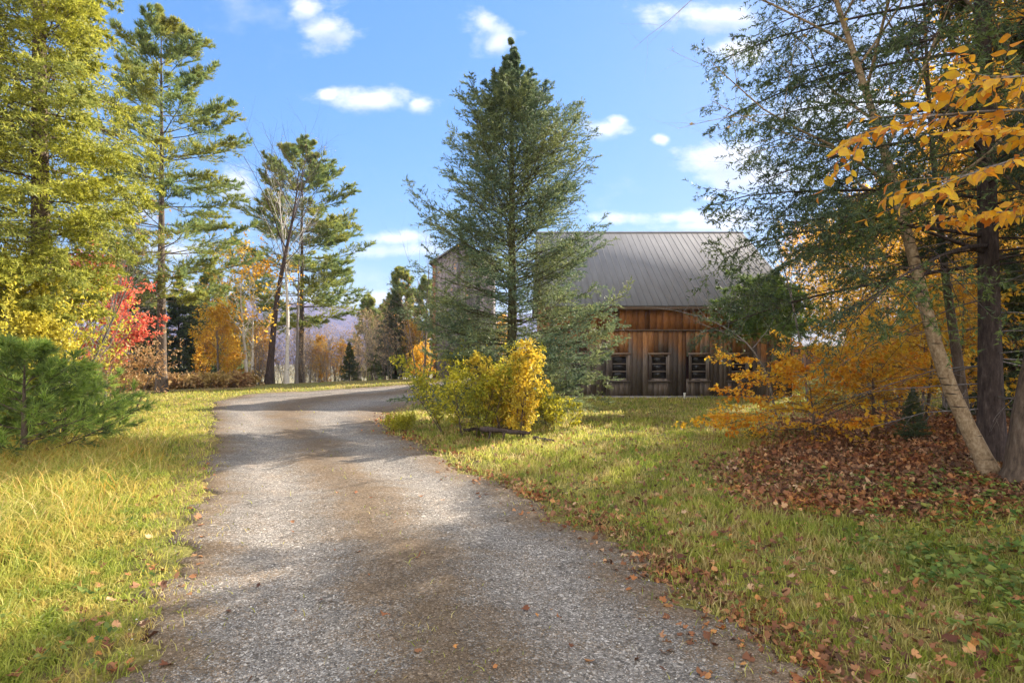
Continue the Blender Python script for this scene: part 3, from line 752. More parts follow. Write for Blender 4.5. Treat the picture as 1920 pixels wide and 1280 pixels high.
def metal_mat(name, c1, c2, rough=.5, met=.0):
    m, nt, out = nodes(name)
    v = coord(nt); f = noise(nt, 1.2, 5, coord(nt, scale=(3, .5, .5)), .65)
    f2 = noise(nt, 60, 2, v)
    c = mixc(nt, .25, ramp(nt, f, [(.3, c1), (.7, c2)]), ramp(nt, f2, [(.3, c1), (.7, c2)]))
    bs = N(nt, 'BsdfPrincipled', {'Base Color': c, 'Roughness': rough, 'Metallic': met, 'Specular IOR Level': .0})
    nt.links.new(bs.outputs[0], out.inputs[0]); return m
M['roof'] = metal_mat('grey_metal_roof', (.140, .140, .146), (.190, .190, .197), .8)
M['roof_white'] = metal_mat('pale_metal_roof', (.6, .62, .66), (.75, .77, .8), .4)
M['concrete'] = bark_mat('concrete', [(.3, (.17, .155, .14)), (.7, (.32, .30, .27))], (3, 3, 3), .3)
def plain(name, c, rough=.6, spec=.3):
    m, nt, out = nodes(name)
    f = noise(nt, 14, 4, coord(nt), .6)
    col = ramp(nt, f, [(.3, tuple(.78 * a for a in c)), (.7, c)])
    bs = N(nt, 'BsdfPrincipled', {'Base Color': col, 'Roughness': rough, 'Specular IOR Level': spec})
    nt.links.new(bs.outputs[0], out.inputs[0]); return m
M['white'] = plain('white_paint', (.78, .76, .72))
M['dark'] = plain('dark_interior', (.03, .022, .02), .9, .1)
M['inner_red'] = plain('red_brown_inside', (.24, .12, .10), .8, .2)
m, nt_, out = nodes('window_glass')
bs = N(nt_, 'BsdfPrincipled', {'Base Color': (.02, .018, .018, 1), 'Roughness': .06, 'Specular IOR Level': .5, 'Alpha': 1})
gl = N(nt_, 'BsdfTransparent', {'Color': (.75, .72, .70, 1)}); mx = N(nt_, 'MixShader', {0: .45, 1: bs.outputs[0], 2: gl.outputs[0]})
nt_.links.new(mx.outputs[0], out.inputs[0]); M['glass'] = m

BX0, BX1, BY0, BY1 = 1.35, 9.98, 20.3, 30.4
BYR = (BY0 + BY1) / 2; Z0, ZE, ZR = -.36, 3.13, 6.50
g = np.random.default_rng(8)
barn = thing('barn', 'long weathered brown wooden barn with grey ribbed metal roof and small windows', 'barn', (BX0, BY0, -.3))
def bobj(name, geo, mat, par=barn, smooth=False, off=np.array([BX0, BY0, -.3])):
    if par is not None and par is barn: geo = [(v - off, f) for v, f in geo]
    return obj(name, geo, M[mat], par, smooth)
WINX = [6.66 + (i - 2) * 1.415 - 1.415 for i in range(-1, 6)]          # window centres
WINX = [w for w in WINX if BX0 + .6 < w < BX1 - .5]
WZ0, WZ1, WHW = .36, 1.17, .31
def boards_x(x0, x1, y, z0f, z1f, wid=.19, th=.025, holes=()):
    out, x = [], x0
    while x < x1 - .02:
        w = min(wid * (.8 + .4 * g.random()), x1 - x)
        a, b = x + .003, x + w - .003
        yo = y + .006 * g.standard_normal()
        z0, z1 = z0f((a + b) / 2), z1f((a + b) / 2)
        cut = [h for h in holes if a < h[1] and b > h[0]]
        if not cut: out.append(box(a, b, yo - th, yo, z0, z1))
        else:
            h = cut[0]
            out += [box(a, b, yo - th, yo, z0, h[2]), box(a, b, yo - th, yo, h[3], z1)]
        x += w
    return out
holes = [(w - WHW, w + WHW, WZ0, WZ1) for w in WINX]
bobj('wall', boards_x(BX0, BX1, BY0, lambda x: -.24 - .03 * math.sin(9 * x), lambda x: 2.12, .17, .025, holes), 'boards')
bobj('upper_wall', boards_x(BX0, BX1, BY0 - .022, lambda x: 2.10 - .012 * math.sin(7 * x), lambda x: ZE - .02, .21), 'boards_up')
bobj('ledge_board', [box(BX0, BX1, BY0 - .065, BY0 - .052, 2.075, 2.125)], 'trim')
gz = lambda y: ZE + (ZR - ZE) * (1 - abs(y - BYR) / (BYR - BY0)) - .06
for nm, xx in (('gable_wall', BX0), ('gable_wall', BX1)):
    bs_ = boards_x(BY0 + .02, BY1, 0, lambda y: -.3, gz, .2)
    sw = [(np.column_stack([xx + v[:, 1] * (1 if xx > 5 else -1) + (.0 if xx > 5 else 0), v[:, 0], v[:, 2]]), f) for v, f in bs_]
    bobj(nm, sw, 'boards')
bobj('back_wall', [box(BX0, BX1, BY1, BY1 + .03, -.4, ZE - .02)], 'boards')
bobj('inside', [box(BX0 + .1, BX1 - .1, BY0 + .75, BY0 + .8, -.3, 2.6), box(BX0 + .1, BX1 - .1, BY0 + .2, BY1 - .2, 2.6, 2.64), box(BX0 + .1, BX1 - .1, BY0 + .2, BY0 + 2.2, -.3, -.25)], 'inner_red')
bobj('foundation', [box(BX0 - .02, BX1 + .02, BY0 - .05, BY0 + .12, -.75, -.245), box(BX0 - .02, BX0 + .12, BY0 + .12, BY1, -.75, -.31), box(BX1 - .1, BX1 + .04, BY0 + .12, BY1, -.75, -.31)], 'concrete')
# roof: two slopes with ribs, ridge cap, fascia
ov, ove = .28, .30
sl_ = (ZR - ZE) / (BYR - BY0); ln_ = math.hypot(1, sl_)
def slope(sign):
    ye = BYR + sign * (BYR - BY0 + ove); ze = ZR - sl_ * (BYR - BY0 + ove); G = []
    x0, x1 = BX0 - ov, BX1 + ov; t = .045
    nrm_ = np.array([0, sign * sl_, 1]) / ln_
    def quad(xa, xb, up0, up1):
        a = np.array([[xa, BYR, ZR], [xb, BYR, ZR], [xb, ye, ze], [xa, ye, ze]])
        V = np.concatenate([a + nrm_ * up0, a + nrm_ * up1])
        return V, np.array([[0, 1, 2, 3], [7, 6, 5, 4], [0, 4, 5, 1], [1, 5, 6, 2], [2, 6, 7, 3], [3, 7, 4, 0]])
    G.append(quad(x0, x1, 0, t))
    x = x0 + .02
    while x < x1 - .02:
        G.append(quad(x, x + .026, t - .002, t + .024)); x += .245
    return G, ye, ze
G1, ye1, ze1 = slope(-1); G2, ye2, ze2 = slope(1)
bobj('roof', G1 + G2, 'roof')
bobj('ridge_cap', prism([(BYR - .17, ZR - .17 * sl_ + .085), (BYR, ZR + .095), (BYR + .17, ZR - .17 * sl_ + .085), (BYR, ZR + .06)], 'x', BX0 - ov - .02, BX1 + ov + .02), 'roof')
bobj('fascia', [box(BX0 - ov, BX1 + ov, ye1 + .01, ye1 + .035, ze1 - .12, ze1 - .004)], 'trim')
for w in WINX:
    fr = .055
    W_ = bobj('window', [box(w - WHW - .05, w - WHW + .005, BY0 - .06, BY0 - .028, WZ0 - .05, WZ1 + .05), box(w + WHW - .005, w + WHW + .05, BY0 - .06, BY0 - .028, WZ0 - .05, WZ1 + .05),
                         box(w - WHW - .09, w + WHW + .09, BY0 - .064, BY0 - .030, WZ1 + .05, WZ1 + .13)], 'trim')
    off = np.array([BX0, BY0, -.3])
    def sub(name, geo, mat): return obj(name, [(v - off, f) for v, f in geo], M[mat], W_)
    sub('sill', [box(w - WHW - .10, w + WHW + .10, BY0 - .10, BY0 - .024, WZ0 - .10, WZ0 - .05)], 'trim')
    zz = np.linspace(WZ0, WZ1, 4)
    sub('sash', [box(w - WHW, w - WHW + .06, BY0 - .022, BY0 + .012, WZ0 - .04, WZ1 + .04), box(w + WHW - .06, w + WHW, BY0 - .022, BY0 + .012, WZ0 - .04, WZ1 + .04)] +
        [box(w - WHW + .06, w + WHW - .06, BY0 - .020, BY0 + .010, z - .022, z + .022) for z in zz], 'trim')
    sub('pane', [box(w - WHW + .06, w + WHW - .06, BY0 - .006, BY0 - .003, zz[i] + .022, zz[i + 1] - .022) for i in range(3)], 'glass')
    if abs(w - WINX[-3]) < .1 or abs(w - WINX[-2]) < .1: pass
idx = [i for i, w in enumerate(WINX) if 4.6 < w < 5.2 or 6 < w < 6.6]
cw = min(WINX, key=lambda w: abs(w - 4.83)); cw2 = min(WINX, key=lambda w: abs(w - 6.24))
g = np.random.default_rng(3)
pp = []  # narrow pale uprights low behind one pane
for i in range(9):
    x0_ = cw - .24 + .052 * i; pp.append(box(x0_, x0_ + .036 + .01 * g.random(), BY0 + .06 + .01 * (i % 3), BY0 + .075 + .01 * (i % 3), WZ0 - .02, WZ0 + .13 + .12 * g.random()))
tag(bobj('pale_slips', pp, 'white', None), 'row of pale jars on the sill inside the barn window', 'slips')
tag(bobj('folded_curtain', [box(cw2 - .26, cw2 - .21, BY0 + .05, BY0 + .07, WZ0 + .3, WZ1 - .03)], 'white', None), 'narrow white curtain strip hanging inside a barn window', 'curtain')
# white pipe stub at the foundation
px_ = gp(1265, 751)
pt = thing('pipe', 'short white pipe standing in the grass against the barn foundation', 'pipe', (6.02, 19.9, float(hgt(6.02, 19.9))))
a = np.linspace(0, 1, 4)[:, None]
obj('pipe_body', [tubes((np.array([[0, 0, -.05]]) * (1 - a) + np.array([[.02, 0, .17]]) * a)[None], np.full((1, 4), .035), 10)], M['white'], pt, True)
obj('pipe_cap', [tubes(np.array([[[.02, 0, .165], [.02, 0, .17], [.02, 0, .20], [.02, 0, .205]]]), np.array([[.0, .045, .045, .0]]), 10)], M['white'], pt)

# narrow tall grey gabled building behind the spruce
TX0, TX1, TY0, TY1 = -4.44, -1.05, 32.0, 36.0
tb = thing('tower_shed', 'tall narrow grey wooden building with peaked roof behind the spruce', 'building', (TX0, TY0, float(hgt(-3, 32))))
off = np.array(tb.location)
TE, TP_ = 6.15, 7.25; tg = lambda x: TE + (TP_ - TE) * (1 - abs(x - (TX0 + TX1) / 2) / ((TX1 - TX0) / 2))
zb = off[2] - 1.5
def to(name, geo, mat, par=tb): return obj(name, [(v - off, f) for v, f in geo], M[mat], par)
g = np.random.default_rng(4)
to('wall', boards_x(TX0, TX1, TY0, lambda x: zb, lambda x: tg(x) - .02, .2) + [box(TX0, TX0 + .03, TY0 + .01, TY1, zb, TE - .05), box(TX1 - .03, TX1, TY0 + .01, TY1, zb, TE - .05), box(TX0 + .03, TX1 - .03, TY1 - .03, TY1, zb, TE - .05)], 'greyboards')
mx_ = (TX0 + TX1) / 2
to('roof', prism([(TX0 - .2, TE - .13), (mx_, TP_), (TX1 + .2, TE - .13), (TX1 + .2, TE - .04), (mx_, TP_ + .11), (TX0 - .2, TE - .04)], 'y', TY0 - .2, TY1 + .2), 'roof')
wn = to('window', [box(-3.05, -2.95, TY0 - .06, TY0 - .03, 2.2, 3.3), box(-2.45, -2.35, TY0 - .06, TY0 - .03, 2.2, 3.3), box(-2.95, -2.45, TY0 - .058, TY0 - .032, 3.2, 3.3), box(-2.95, -2.45, TY0 - .058, TY0 - .032, 2.2, 2.3)], 'trim')
to('pane', [box(-2.95, -2.45, TY0 - .045, TY0 - .04, 2.3, 3.2)], 'glass', wn)
to('corner_board', [box(TX0 - .03, TX0 + .14, TY0 - .05, TY0 - .034, zb, TE - .15)], 'brownboards')

# shed with pale metal roof, right of the barn
SX0, SX1, SY0 = 15.8, 22, 34.0
sh = thing('shed', 'low brown shed with pale ribbed metal roof right of the barn', 'shed', (SX0, SY0, float(hgt(16, 34))))
off = np.array(sh.location)
def so_(name, geo, mat, par=sh): return obj(name, [(v - off, f) for v, f in geo], M[mat], par)
so_('wall', boards_x(SX0, SX1, SY0, lambda x: off[2] - 1, lambda x: 1.42, .22) + [box(SX0, SX0 + .03, SY0 + .01, SY0 + 4, off[2] - 1, 1.42), box(SX1 - .03, SX1, SY0 + .01, SY0 + 4, off[2] - 1, 1.42), box(SX0 + .03, SX1 - .03, SY0 + 3.97, SY0 + 4, off[2] - 1, 1.42)], 'brownboards')
G = prism([(SY0 - .3, 1.40), (SY0 + 2, 2.42), (SY0 + 4.3, 1.40), (SY0 + 4.3, 1.46), (SY0 + 2, 2.49), (SY0 - .3, 1.46)], 'x', SX0 - .3, SX1 + .3)
x = SX0 - .28
while x < SX1 + .3:
    G += prism([(SY0 - .3, 1.455), (SY0 + 2, 2.485), (SY0 + 2, 2.53), (SY0 - .3, 1.50)], 'x', x, x + .05); x += .26
so_('roof', G, 'roof_white')

# ------------------------------------------------------------------ main trees
# the big spruce in the middle
def sp_prof(t):
    return float(np.interp(t, [.1, .5], [.80, .90])) * float(np.interp(t, [.03, .10, .20, .30, .395, .453,   .56, .66, .745, .82, .88, .92, .96, 1.0], [2.2, 2.7, 2.7, 2.65, 2.55, 2.48, 2.32, 2.0, 1.46, .84, .46, .27, .13, .05]))
def sp_el(t):
    return float(np.interp(t, [0, .12, .27, .40, .45, .56, .66, .75, 1], [-.12, -.05, .14, .30, .40, .52, .60, .68, .85]))
spruce = conifer(101, 9.0, .15, .05, sp_prof, 190, 19, 6, 10, .062, .018, sp_el, lambda t: .09, True, 'bark_moss', 'spruce', whorl=5, twl=.40, subl=.5, wob=.01, nang=.65, upb=.12, trop=.0, t0b=.16, pj=.42, top=.985, thin=.84)
plant(spruce, 'spruce_tree', 'tall pointed blue green spruce standing alone in front of the barn', 'tree', gx(960, 13.3))

# the dark hemlock on the right, long drooping boughs
def hem_asym(az, t):
    return .62 + .63 * np.maximum(0, np.cos(az - PI))
hem = conifer(7, 17, .132, .185, lambda t: 3.3 * (1 - t) ** .8 + .25, 140, 22, 9, 18, .05, .0145, lambda t: .0 + .25 * t, lambda t: -.07, True, 'bark_dark', 'hemlock_dark', ang=.95, subang=.85, twl=.42, trop=-.008, twtrop=-.16, asym=hem_asym, power=1.25, t0b=.34, nang=.9, pts=[(0, 0, -.05), (-.06, 0, 3.4), (-.16, 0, 7), (-.2, 0, 12), (-.2, 0, 17)], wob=.0, pj=.6, subl=.5)
HEMR = plant(hem, 'hemlock_tree', 'dark straight conifer trunk with long drooping dark green boughs reaching left', 'tree', gx(1860, 7.1, .05))
g = np.random.default_rng(70); nd_ = 26
az_ = 6.283 * g.random(nd_); dp = np.stack([0 * az_, 0 * az_, .6 + 2.6 * g.random(nd_)], -1)
DBP, DBR = grow(dp, np.stack([np.cos(az_), np.sin(az_), .1 * g.standard_normal(nd_)], -1), .8 + 1.7 * g.random(nd_), np.full(nd_, .011), 7, -.02, .08, .2, g)
DB2, DR2 = kids(DBP, DBR, 8, .25, 1, lambda t: .35 * (1.1 - .6 * t), .8, True, 5, -.03, .1, .6, g)
DB3, DR3 = kids(DB2, DR2, 5, .25, 1, lambda t: .4, .7, False, 3, -.03, .1, .6, g)
obj('dead_branches', [tubes(DBP, DBR, 5), tubes(DB2, DR2, 3), tubes(DB3, DR3, 3)], M['bark_grey'], HEMR, True)

# leaning birch
b0 = np.array(gx(1866, 6.55, .05))
def rel(px, py, Y): return at(px, py, Y) - b0
bp_pts = [(0, 0, -.05), rel(1838, 840, 6.6), rel(1790, 760, 6.65), rel(1750, 640, 6.7), rel(1722, 520, 6.8), rel(1692, 400, 6.9), rel(1660, 290, 7.0), rel(1622, 160, 7.2), rel(1580, 40, 7.4), rel(1548, -60, 7.6), rel(1490, -260, 7.9), rel(1400, -520, 8.3)]
birch = decid(31, 9, .096, .42, 2.6, 16, 6, 5, .12, .05, 'bark_birch', 'twiggy', pts=bp_pts, up=.03, ang=1.0, wob=.0)
plant(birch, 'birch_tree', 'leaning pale birch trunk rising from the right foreground beside the dark trunk', 'tree', tuple(b0))

# second slim grey trunk behind the birch
s0 = np.array(gx(1812, 8.6, .05))
def rels(px, py, Y): return at(px, py, Y) - s0
slim = decid(32, 8, .085, .45, 1.8, 12, 5, 4, 1, .06, 'bark_brown', 'yellow', pts=[(0, 0, -.05), rels(1800, 700, 8.6), rels(1778, 560, 8.7), rels(1765, 450, 8.8), rels(1745, 250, 9), rels(1735, 60, 9.2), rels(1725, -150, 9.5)], wob=.0)
plant(slim, 'maple_tree', 'slim brown maple trunk just behind the leaning birch', 'tree', tuple(s0))
# stout trunk at the right edge
r0_ = np.array(gx(1915, 6.2, .05))
def relr(px, py, Y): return at(px, py, Y) - r0_
stout = decid(33, 9, .17, .5, 2.6, 14, 6, 5, 1, .07, 'bark_brown', 'yellow', pts=[(0, 0, -.05), relr(1926, 780, 6.2), relr(1950, 640, 6.2), relr(1985, 400, 6.2), relr(2010, 100, 6.2), relr(2020, -300, 6.2)], wob=.0)
plant(stout, 'maple_tree', 'stout grey trunk leaning out of the right edge', 'tree', tuple(r0_))

# low beech with flat sprays of orange leaves
def beech(seed, H, spread, m, size, leafm):
    return decid(seed, H, .035, .22, spread, 18, 9, 6, m, size, 'bark_brown', leafm, ang=1.35, up=-.01, updir=1.5, l2=.42, l3=.42, planar=True, lean=(-.1, 0), ang2=.8)
def only_side(tree): return tree
plant(beech(41, 1.15, 1.35, 6, .072, 'beech'), 'beech_tree', 'low young beech with flat layered orange leaves before the barn corner', 'tree', gx(1530, 9.9), sc=(1, 1, .86))
plant(beech(44, 1.2, 1.3, 4, .07, 'yellow'), 'beech_tree', 'low spreading beech with amber leaves right of the orange one', 'tree', gx(1640, 10.4), rz=.7)
plant(beech(42, 2.3, 1.4, 4, .075, 'yellow'), 'beech_tree', 'young beech with yellow leaves behind the leaning birch', 'tree', gx(1735, 10.8), rz=2.0)
plant(beech(43, 4.4, 1.9, 6, .08, 'gold'), 'beech_tree', 'taller young beech with golden leaves between birch and dark trunk', 'tree', gx(1800, 12.5), rz=1.0)

# near beech branch with big leaves, carried by a trunk just outside the frame
n0 = np.array(gx(2230, 3.3, .05)); g = np.random.default_rng(77)
def reln(px, py, Y): return at(px, py, Y) - n0
nb = thing('beech_tree', 'near beech bough of large orange and yellow leaves at the upper right', 'tree', tuple(n0))
TPn, TRn = trunk_line(6, .11, 12, pts=[(0, 0, -.05), (.05, 0, 1.5), (0, .05, 3), (.1, 0, 6.5)], wob=0)
boughs = [[(2235, 330, 3.2), (2050, 290, 3.1), (1900, 300, 3.0), (1780, 340, 2.95), (1720, 372, 2.9)],
          [(2225, 260, 3.2), (2050, 215, 3.0), (1900, 205, 2.9), (1760, 215, 2.85), (1640, 240, 2.8), (1590, 262, 2.8)],
          [(2225, 200, 3.2), (2080, 150, 3.0), (1950, 140, 2.9), (1850, 150, 2.85), (1760, 170, 2.8)],
          [(2235, 420, 3.2), (2060, 380, 3.2), (1950, 390, 3.2), (1860, 400, 3.2), (1790, 415, 3.15)],
          [(2230, 230, 3.25), (2080, 240, 3.3), (1960, 255, 3.3), (1880, 240, 3.3), (1810, 250, 3.3)]]
BPs = []
for b in boughs:
    p = np.array([reln(*q) for q in b]); s = np.linspace(0, len(p) - 1, 9); i = np.minimum(s.astype(int), len(p) - 2); f_ = (s - i)[:, None]
    BPs.append(p[i] * (1 - f_) + p[i + 1] * f_)
BPs = np.array(BPs); BRs = np.tile(np.linspace(.011, .0025, 9), (len(BPs), 1))
T1, R1 = kids(BPs, BRs, 14, .35, 1, lambda t: .16, .8, True, 5, -.02, .1, .6, g)
obj('trunk', [tubes(TPn, TRn, 9), tubes(BPs, BRs, 5), tubes(T1, R1, 3)], M['bark_grey'], nb, True)
def beech_leaf(P, m, size, t0):
    t = t0 + (1 - t0) * (np.arange(m)[None] + g.random((len(P), m))) / m
    pos, T, _ = sample(P, np.zeros(P.shape[:2]), t); U, W_ = frame(T)
    sg = np.where(np.arange(m) % 2, 1, -1)[None, :, None]
    d = norm(.55 * T + sg * U * .75 + .25 * g.standard_normal(T.shape) + [0, 0, -.45]).reshape(-1, 3)
    nr = norm(W_ + .55 * g.standard_normal(T.shape)).reshape(-1, 3); pos = pos.reshape(-1, 3); n = len(pos)
    l = (size * (.5 + .85 * g.random(n)))[:, None]; S = norm(np.cross(d, nr)); Nn = norm(np.cross(S, d))
    curl = (.15 + .32 * g.standard_normal(n))[:, None]
    prof = [(0, 0), (.18, .55), (.42, 1.0), (.68, .78), (.88, .34), (1.0, 0)]
    V = [pos - d * .008]
    rows = []
    cols = []
    for u, w in prof:
        c = pos + d * l * u - Nn * l * curl * u * u
        if w == 0: cols.append((c, c, c))
        else: cols.append((c + S * l * .30 * w + Nn * l * .07 * w, c, c - S * l * .30 * w + Nn * l * .07 * w))
    A = np.stack([np.stack(c, 1) for c in cols], 1)       # n, 6, 3, 3
    V = A.reshape(-1, 3); b = (np.arange(n) * 18)[:, None]
    F = []
    for r_ in range(5):
        for c_ in range(2):
            q = np.array([r_ * 3 + c_, r_ * 3 + c_ + 1, r_ * 3 + c_ + 4, r_ * 3 + c_ + 3]); F.append(b + q)
    return V, np.concatenate(F, 1).reshape(-1, 4)
obj('crown', [beech_leaf(T1, 8, .058, .12), beech_leaf(BPs, 24, .062, .4)], M['beech_near'], nb)

# left: big yellow-green hemlock and its neighbours
hemL = conifer(17, 15, .20, .145, lambda t: 3.0 * (1 - t) ** .7 * min(1, .55 + 2.2 * (t - .17)) + .25, 150, 20, 8, 9, .075, .024, lambda t: .12 + .3 * t, lambda t: -.05, True, 'bark_brown', 'hemlock_gold', ang=.9, subang=.8, twl=.46, subl=.5, twtrop=-.10, power=1.15, t0b=.12, nang=.8, pj=.55, asym=lambda az, t: 1 - .42 * np.maximum(0, np.cos(az)) ** .7)
plant(hemL, 'hemlock_tree', 'big feathery yellow green conifer filling the upper left', 'tree', gx(80, 10.6))
r2 = dup([o for o in C.objects if o.get('label') == 'big feathery yellow green conifer filling the upper left'][0], gx(-130, 10.5), 2.2, .95, 'feathery yellow green conifer cut off by the left edge')

def p1_prof(t): return float(np.interp(t, [.24, .28, .36, .45, .55, .65, .75, .84, .92, .97, 1], [2.0, 2.9, 3.2, 3.0, 2.9, 2.9, 2.5, 2.0, 1.2, .6, .25]))
def p1_el(t): return float(np.interp(t, [.2, .45, .65, .85, 1], [-.04, .02, .14, .5, .95]))
pine1 = conifer(51, 14.8, .19, .25, p1_prof, 78, 16, 6, 15, .16, .028, p1_el, lambda t: .10, True, 'bark_pine', 'pine', ang=.8, subang=.65, twl=.33, subl=.6, twtrop=.05, whorl=6, t0b=.28, nang=.6, upb=.30, wob=.006, tknees=.3, pj=.45, exf=.12)
plant(pine1, 'pine_tree', 'tall white pine with bare lower trunk at the left verge', 'tree', gx(303, 22.3))
def p2_prof(t): return float(np.interp(t, [.24, .30, .38, .48, .58, .68, .78, .86, .93, .97, 1], [2.6, 3.6, 3.6, 3.5, 3.3, 2.9, 2.4, 1.9, 1.2, .6, .25]))
pine2 = conifer(52, 13.2, .17, .27, p2_prof, 92, 16, 6, 14, .17, .032, p1_el, lambda t: .10, True, 'bark_pine', 'pine', ang=.8, subang=.65, twl=.30, subl=.6, twtrop=.05, whorl=6, t0b=.32, nang=.6, upb=.30, tknees=.3, pj=.45, exf=.12)
plant(pine2, 'pine_tree', 'white pine with layered boughs behind the bare trees at the drive end', 'tree', gx(566, 31.5))

# low young pine at the left front
yp = conifer(53, 1.75, .05, .05, lambda t: 1.35 * (1 - t) ** .6 + .15, 30, 10, 4, 12, .13, .013, lambda t: .15 + .5 * t, lambda t: .1, False, 'bark_brown', 'pine_young', ang=.7, subang=.6, twl=.35, subl=.5, twtrop=.05, nang=.5, upb=.1)
YP = plant(yp, 'pine_sapling', 'bushy bright green young pine at the left edge', 'tree', gx(45, 8.4), None, 0, (1.05, 1.05, .92))
dup(YP, gx(120, 9.6), 1.3, (1.0, 1.0, .72), 'spreading dark green young pine left of the verge grass')
dup(YP, gx(-70, 9.0), 2.4, (1.1, 1.1, 1.0), 'young pine half cut off by the left edge')

# yellow birch bush, bare shrub, red maple on the left
plant(decid(61, 3.6, .05, .08, 1.4, 15, 7, 5, 6, .095, 'bark_grey', 'soft_yellow', nst=5, stems_spread=.2), 'birch_tree', 'yellow leaved bushy birch below the left conifer', 'tree', gx(28, 9.9), sc=(.66, .66, .72))
plant(decid(62, 3.8, .045, .2, 1.6, 12, 7, 5, 0, .05, 'bark_grey', 'twiggy', nst=4, lean=(.22, 0), stems_spread=.22, ang=.7, up=.10), 'bare_shrub', 'leafless grey many-stemmed shrub right of the yellow birch', 'shrub', gx(105, 12.2))
plant(decid(63, 4.4, .06, .12, 1.25, 16, 7, 6, 6, .11, 'bark_grey', 'red', nst=2, lean=(.03, 0), stems_spread=.1), 'maple_tree', 'small red maple between the bare shrub and the tall pine', 'tree', gx(190, 18.5))
plant(decid(64, 5.2, .05, .25, 1.5, 12, 7, 5, .2, .07, 'bark_grey', 'tan', nst=3, lean=(.12, 0), stems_spread=.16, up=.05), 'bare_shrub', 'taller leafless shrub with pinkish twigs behind the red maple', 'shrub', gx(165, 17))
plant(decid(65, 1.0, .02, .1, .7, 8, 5, 4, 2, .06, 'bark_brown', 'tan', nst=7, stems_spread=.4, base_r=.5), 'dry_bush', 'low tan dry bush at the top of the left verge', 'bush', gx(205, 15.5), sc=1.2)
plant(decid(66, 2.3, .03, .1, .9, 9, 5, 4, 2, .075, 'bark_brown', 'yellowgreen', nst=4, stems_spread=.3), 'dry_bush', 'yellowish bush under the grey bare shrub', 'bush', gx(145, 13.6))

# shrubs round the spruce foot
plant(decid(71, 1.75, .022, .08, .62, 12, 6, 4, 3, .055, 'bark_brown', 'yellowgreen', nst=15, stems_spread=.5, base_r=.65, ang=.8), 'forsythia_bush', 'wide olive yellow bush with brown stems left of the spruce foot', 'bush', gx(882, 11.2), sc=(.80, .80, .82))
plant(decid(72, 1.95, .022, .06, .42, 12, 6, 4, 3, .06, 'bark_brown', 'shrub_gold', nst=9, stems_spread=.34, base_r=.28, ang=.8), 'golden_bush', 'upright golden orange bush right beside the olive bush', 'bush', gx(968, 10.75), sc=(.82, .82, .84))
plant(decid(73, .62, .01, .1, .3, 9, 5, 3, 3, .055, 'bark_brown', 'yellowgreen', nst=6, stems_spread=.4, base_r=.2), 'low_bush', 'low yellow green bush right of the golden bush', 'bush', gx(1045, 11.9))
plant(decid(74, .5, .01, .1, .3, 9, 5, 3, 3, .05, 'bark_brown', 'yellowgreen', nst=8, stems_spread=.6, base_r=.25), 'low_bush', 'low yellow green bush at the drive corner left of the olive bush', 'bush', gx(748, 11.6), sc=.55)
plant(decid(75, 3.1, .03, .3, 1.1, 11, 6, 4, .07, .05, 'bark_brown', 'tan', nst=3, stems_spread=.18), 'bare_tree', 'thin dark twiggy tree left of the tall grey building', 'tree', gx(790, 24), sc=1.9)
plant(decid(76, 3.0, .03, .1, 1.0, 10, 6, 4, 3, .09, 'bark_brown', 'gold', nst=4, stems_spread=.2), 'maple_tree', 'small orange tree at the corner of the grey building', 'tree', gx(790, 27), sc=.62)

# fallen dead branches by the bushes
def log(label, p, q, r, stubs, seed):
    g = np.random.default_rng(seed); p, q = np.array(p), np.array(q)
    root = thing('fallen_branch', label, 'branch', tuple(p)); s = np.linspace(0, 1, 9)[:, None]
    P = (q - p) * s; P[1:-1] += .012 * g.standard_normal((7, 3)); R = r * (1 - .35 * s[:, 0]) * (1 + .08 * g.standard_normal(9)); R[0] *= .7; R[-1] *= .5
    obj('log', [tubes(P[None], R[None], 9)], M['bark_dark'], root, True)
    for t, dx, dy, dz in stubs:
        a = (q - p) * t; b = np.array([dx, dy, dz]); k = np.linspace(0, 1, 4)[:, None]
        obj('stub', [tubes((a + b * k)[None], (r * .45 * np.linspace(1, .6, 4))[None], 6)], M['bark_dark'], root, True)
h_ = lambda x, y: float(hgt(x, y))
log('dark dead branch on two stubs in the grass before the golden bush', (-.58, 10.4, h_(-.58, 10.4) + .20), (.33, 10.25, h_(.33, 10.25) + .13), .055, [(.22, -.06, -.1, -.22), (.5, -.05, -.12, -.19), (.85, .03, -.04, -.16)], 1)
log('thin dead branch lying just behind the stubbed one', (-.95, 11.0, h_(-.95, 11) + .10), (-.02, 10.85, h_(0, 10.85) + .12), .035, [(.6, .05, .1, .1)], 2)
log('short broken branch at the right end of the dead branches', (.38, 10.1, h_(.4, 10.1) + .06), (.72, 9.8, h_(.7, 9.8) + .04), .04, [(.4, .0, -.05, -.08)], 3)

# bare trees in front of the second pine
d0 = np.array(gx(503, 27.6)); 
def reld(px, py, Y=27.6): return at(px, py, Y) - d0
plant(decid(81, 11, .17, .42, 3.0, 16, 7, 6, .05, .06, 'bark_dark', 'twiggy', pts=[(0, 0, -.05), reld(510, 650), reld(516, 580), reld(530, 500), reld(545, 430), reld(556, 370), reld(560, 320)], ang=.75, up=.07, wob=0), 'bare_tree', 'dark leaning leafless tree at the end of the drive', 'tree', tuple(d0))
d0 = np.array(gx(537, 27.9))
plant(decid(82, 9.5, .10, .4, 1.9, 14, 7, 5, .05, .06, 'bark_white', 'twiggy', pts=[(0, 0, -.05), reld(540, 600, 27.9), reld(536, 500, 27.9), reld(528, 420, 27.9), reld(522, 360, 27.9)], ang=.65, up=.08, wob=0), 'birch_tree', 'straight leafless white birch right of the dark leaning tree', 'tree', tuple(d0))
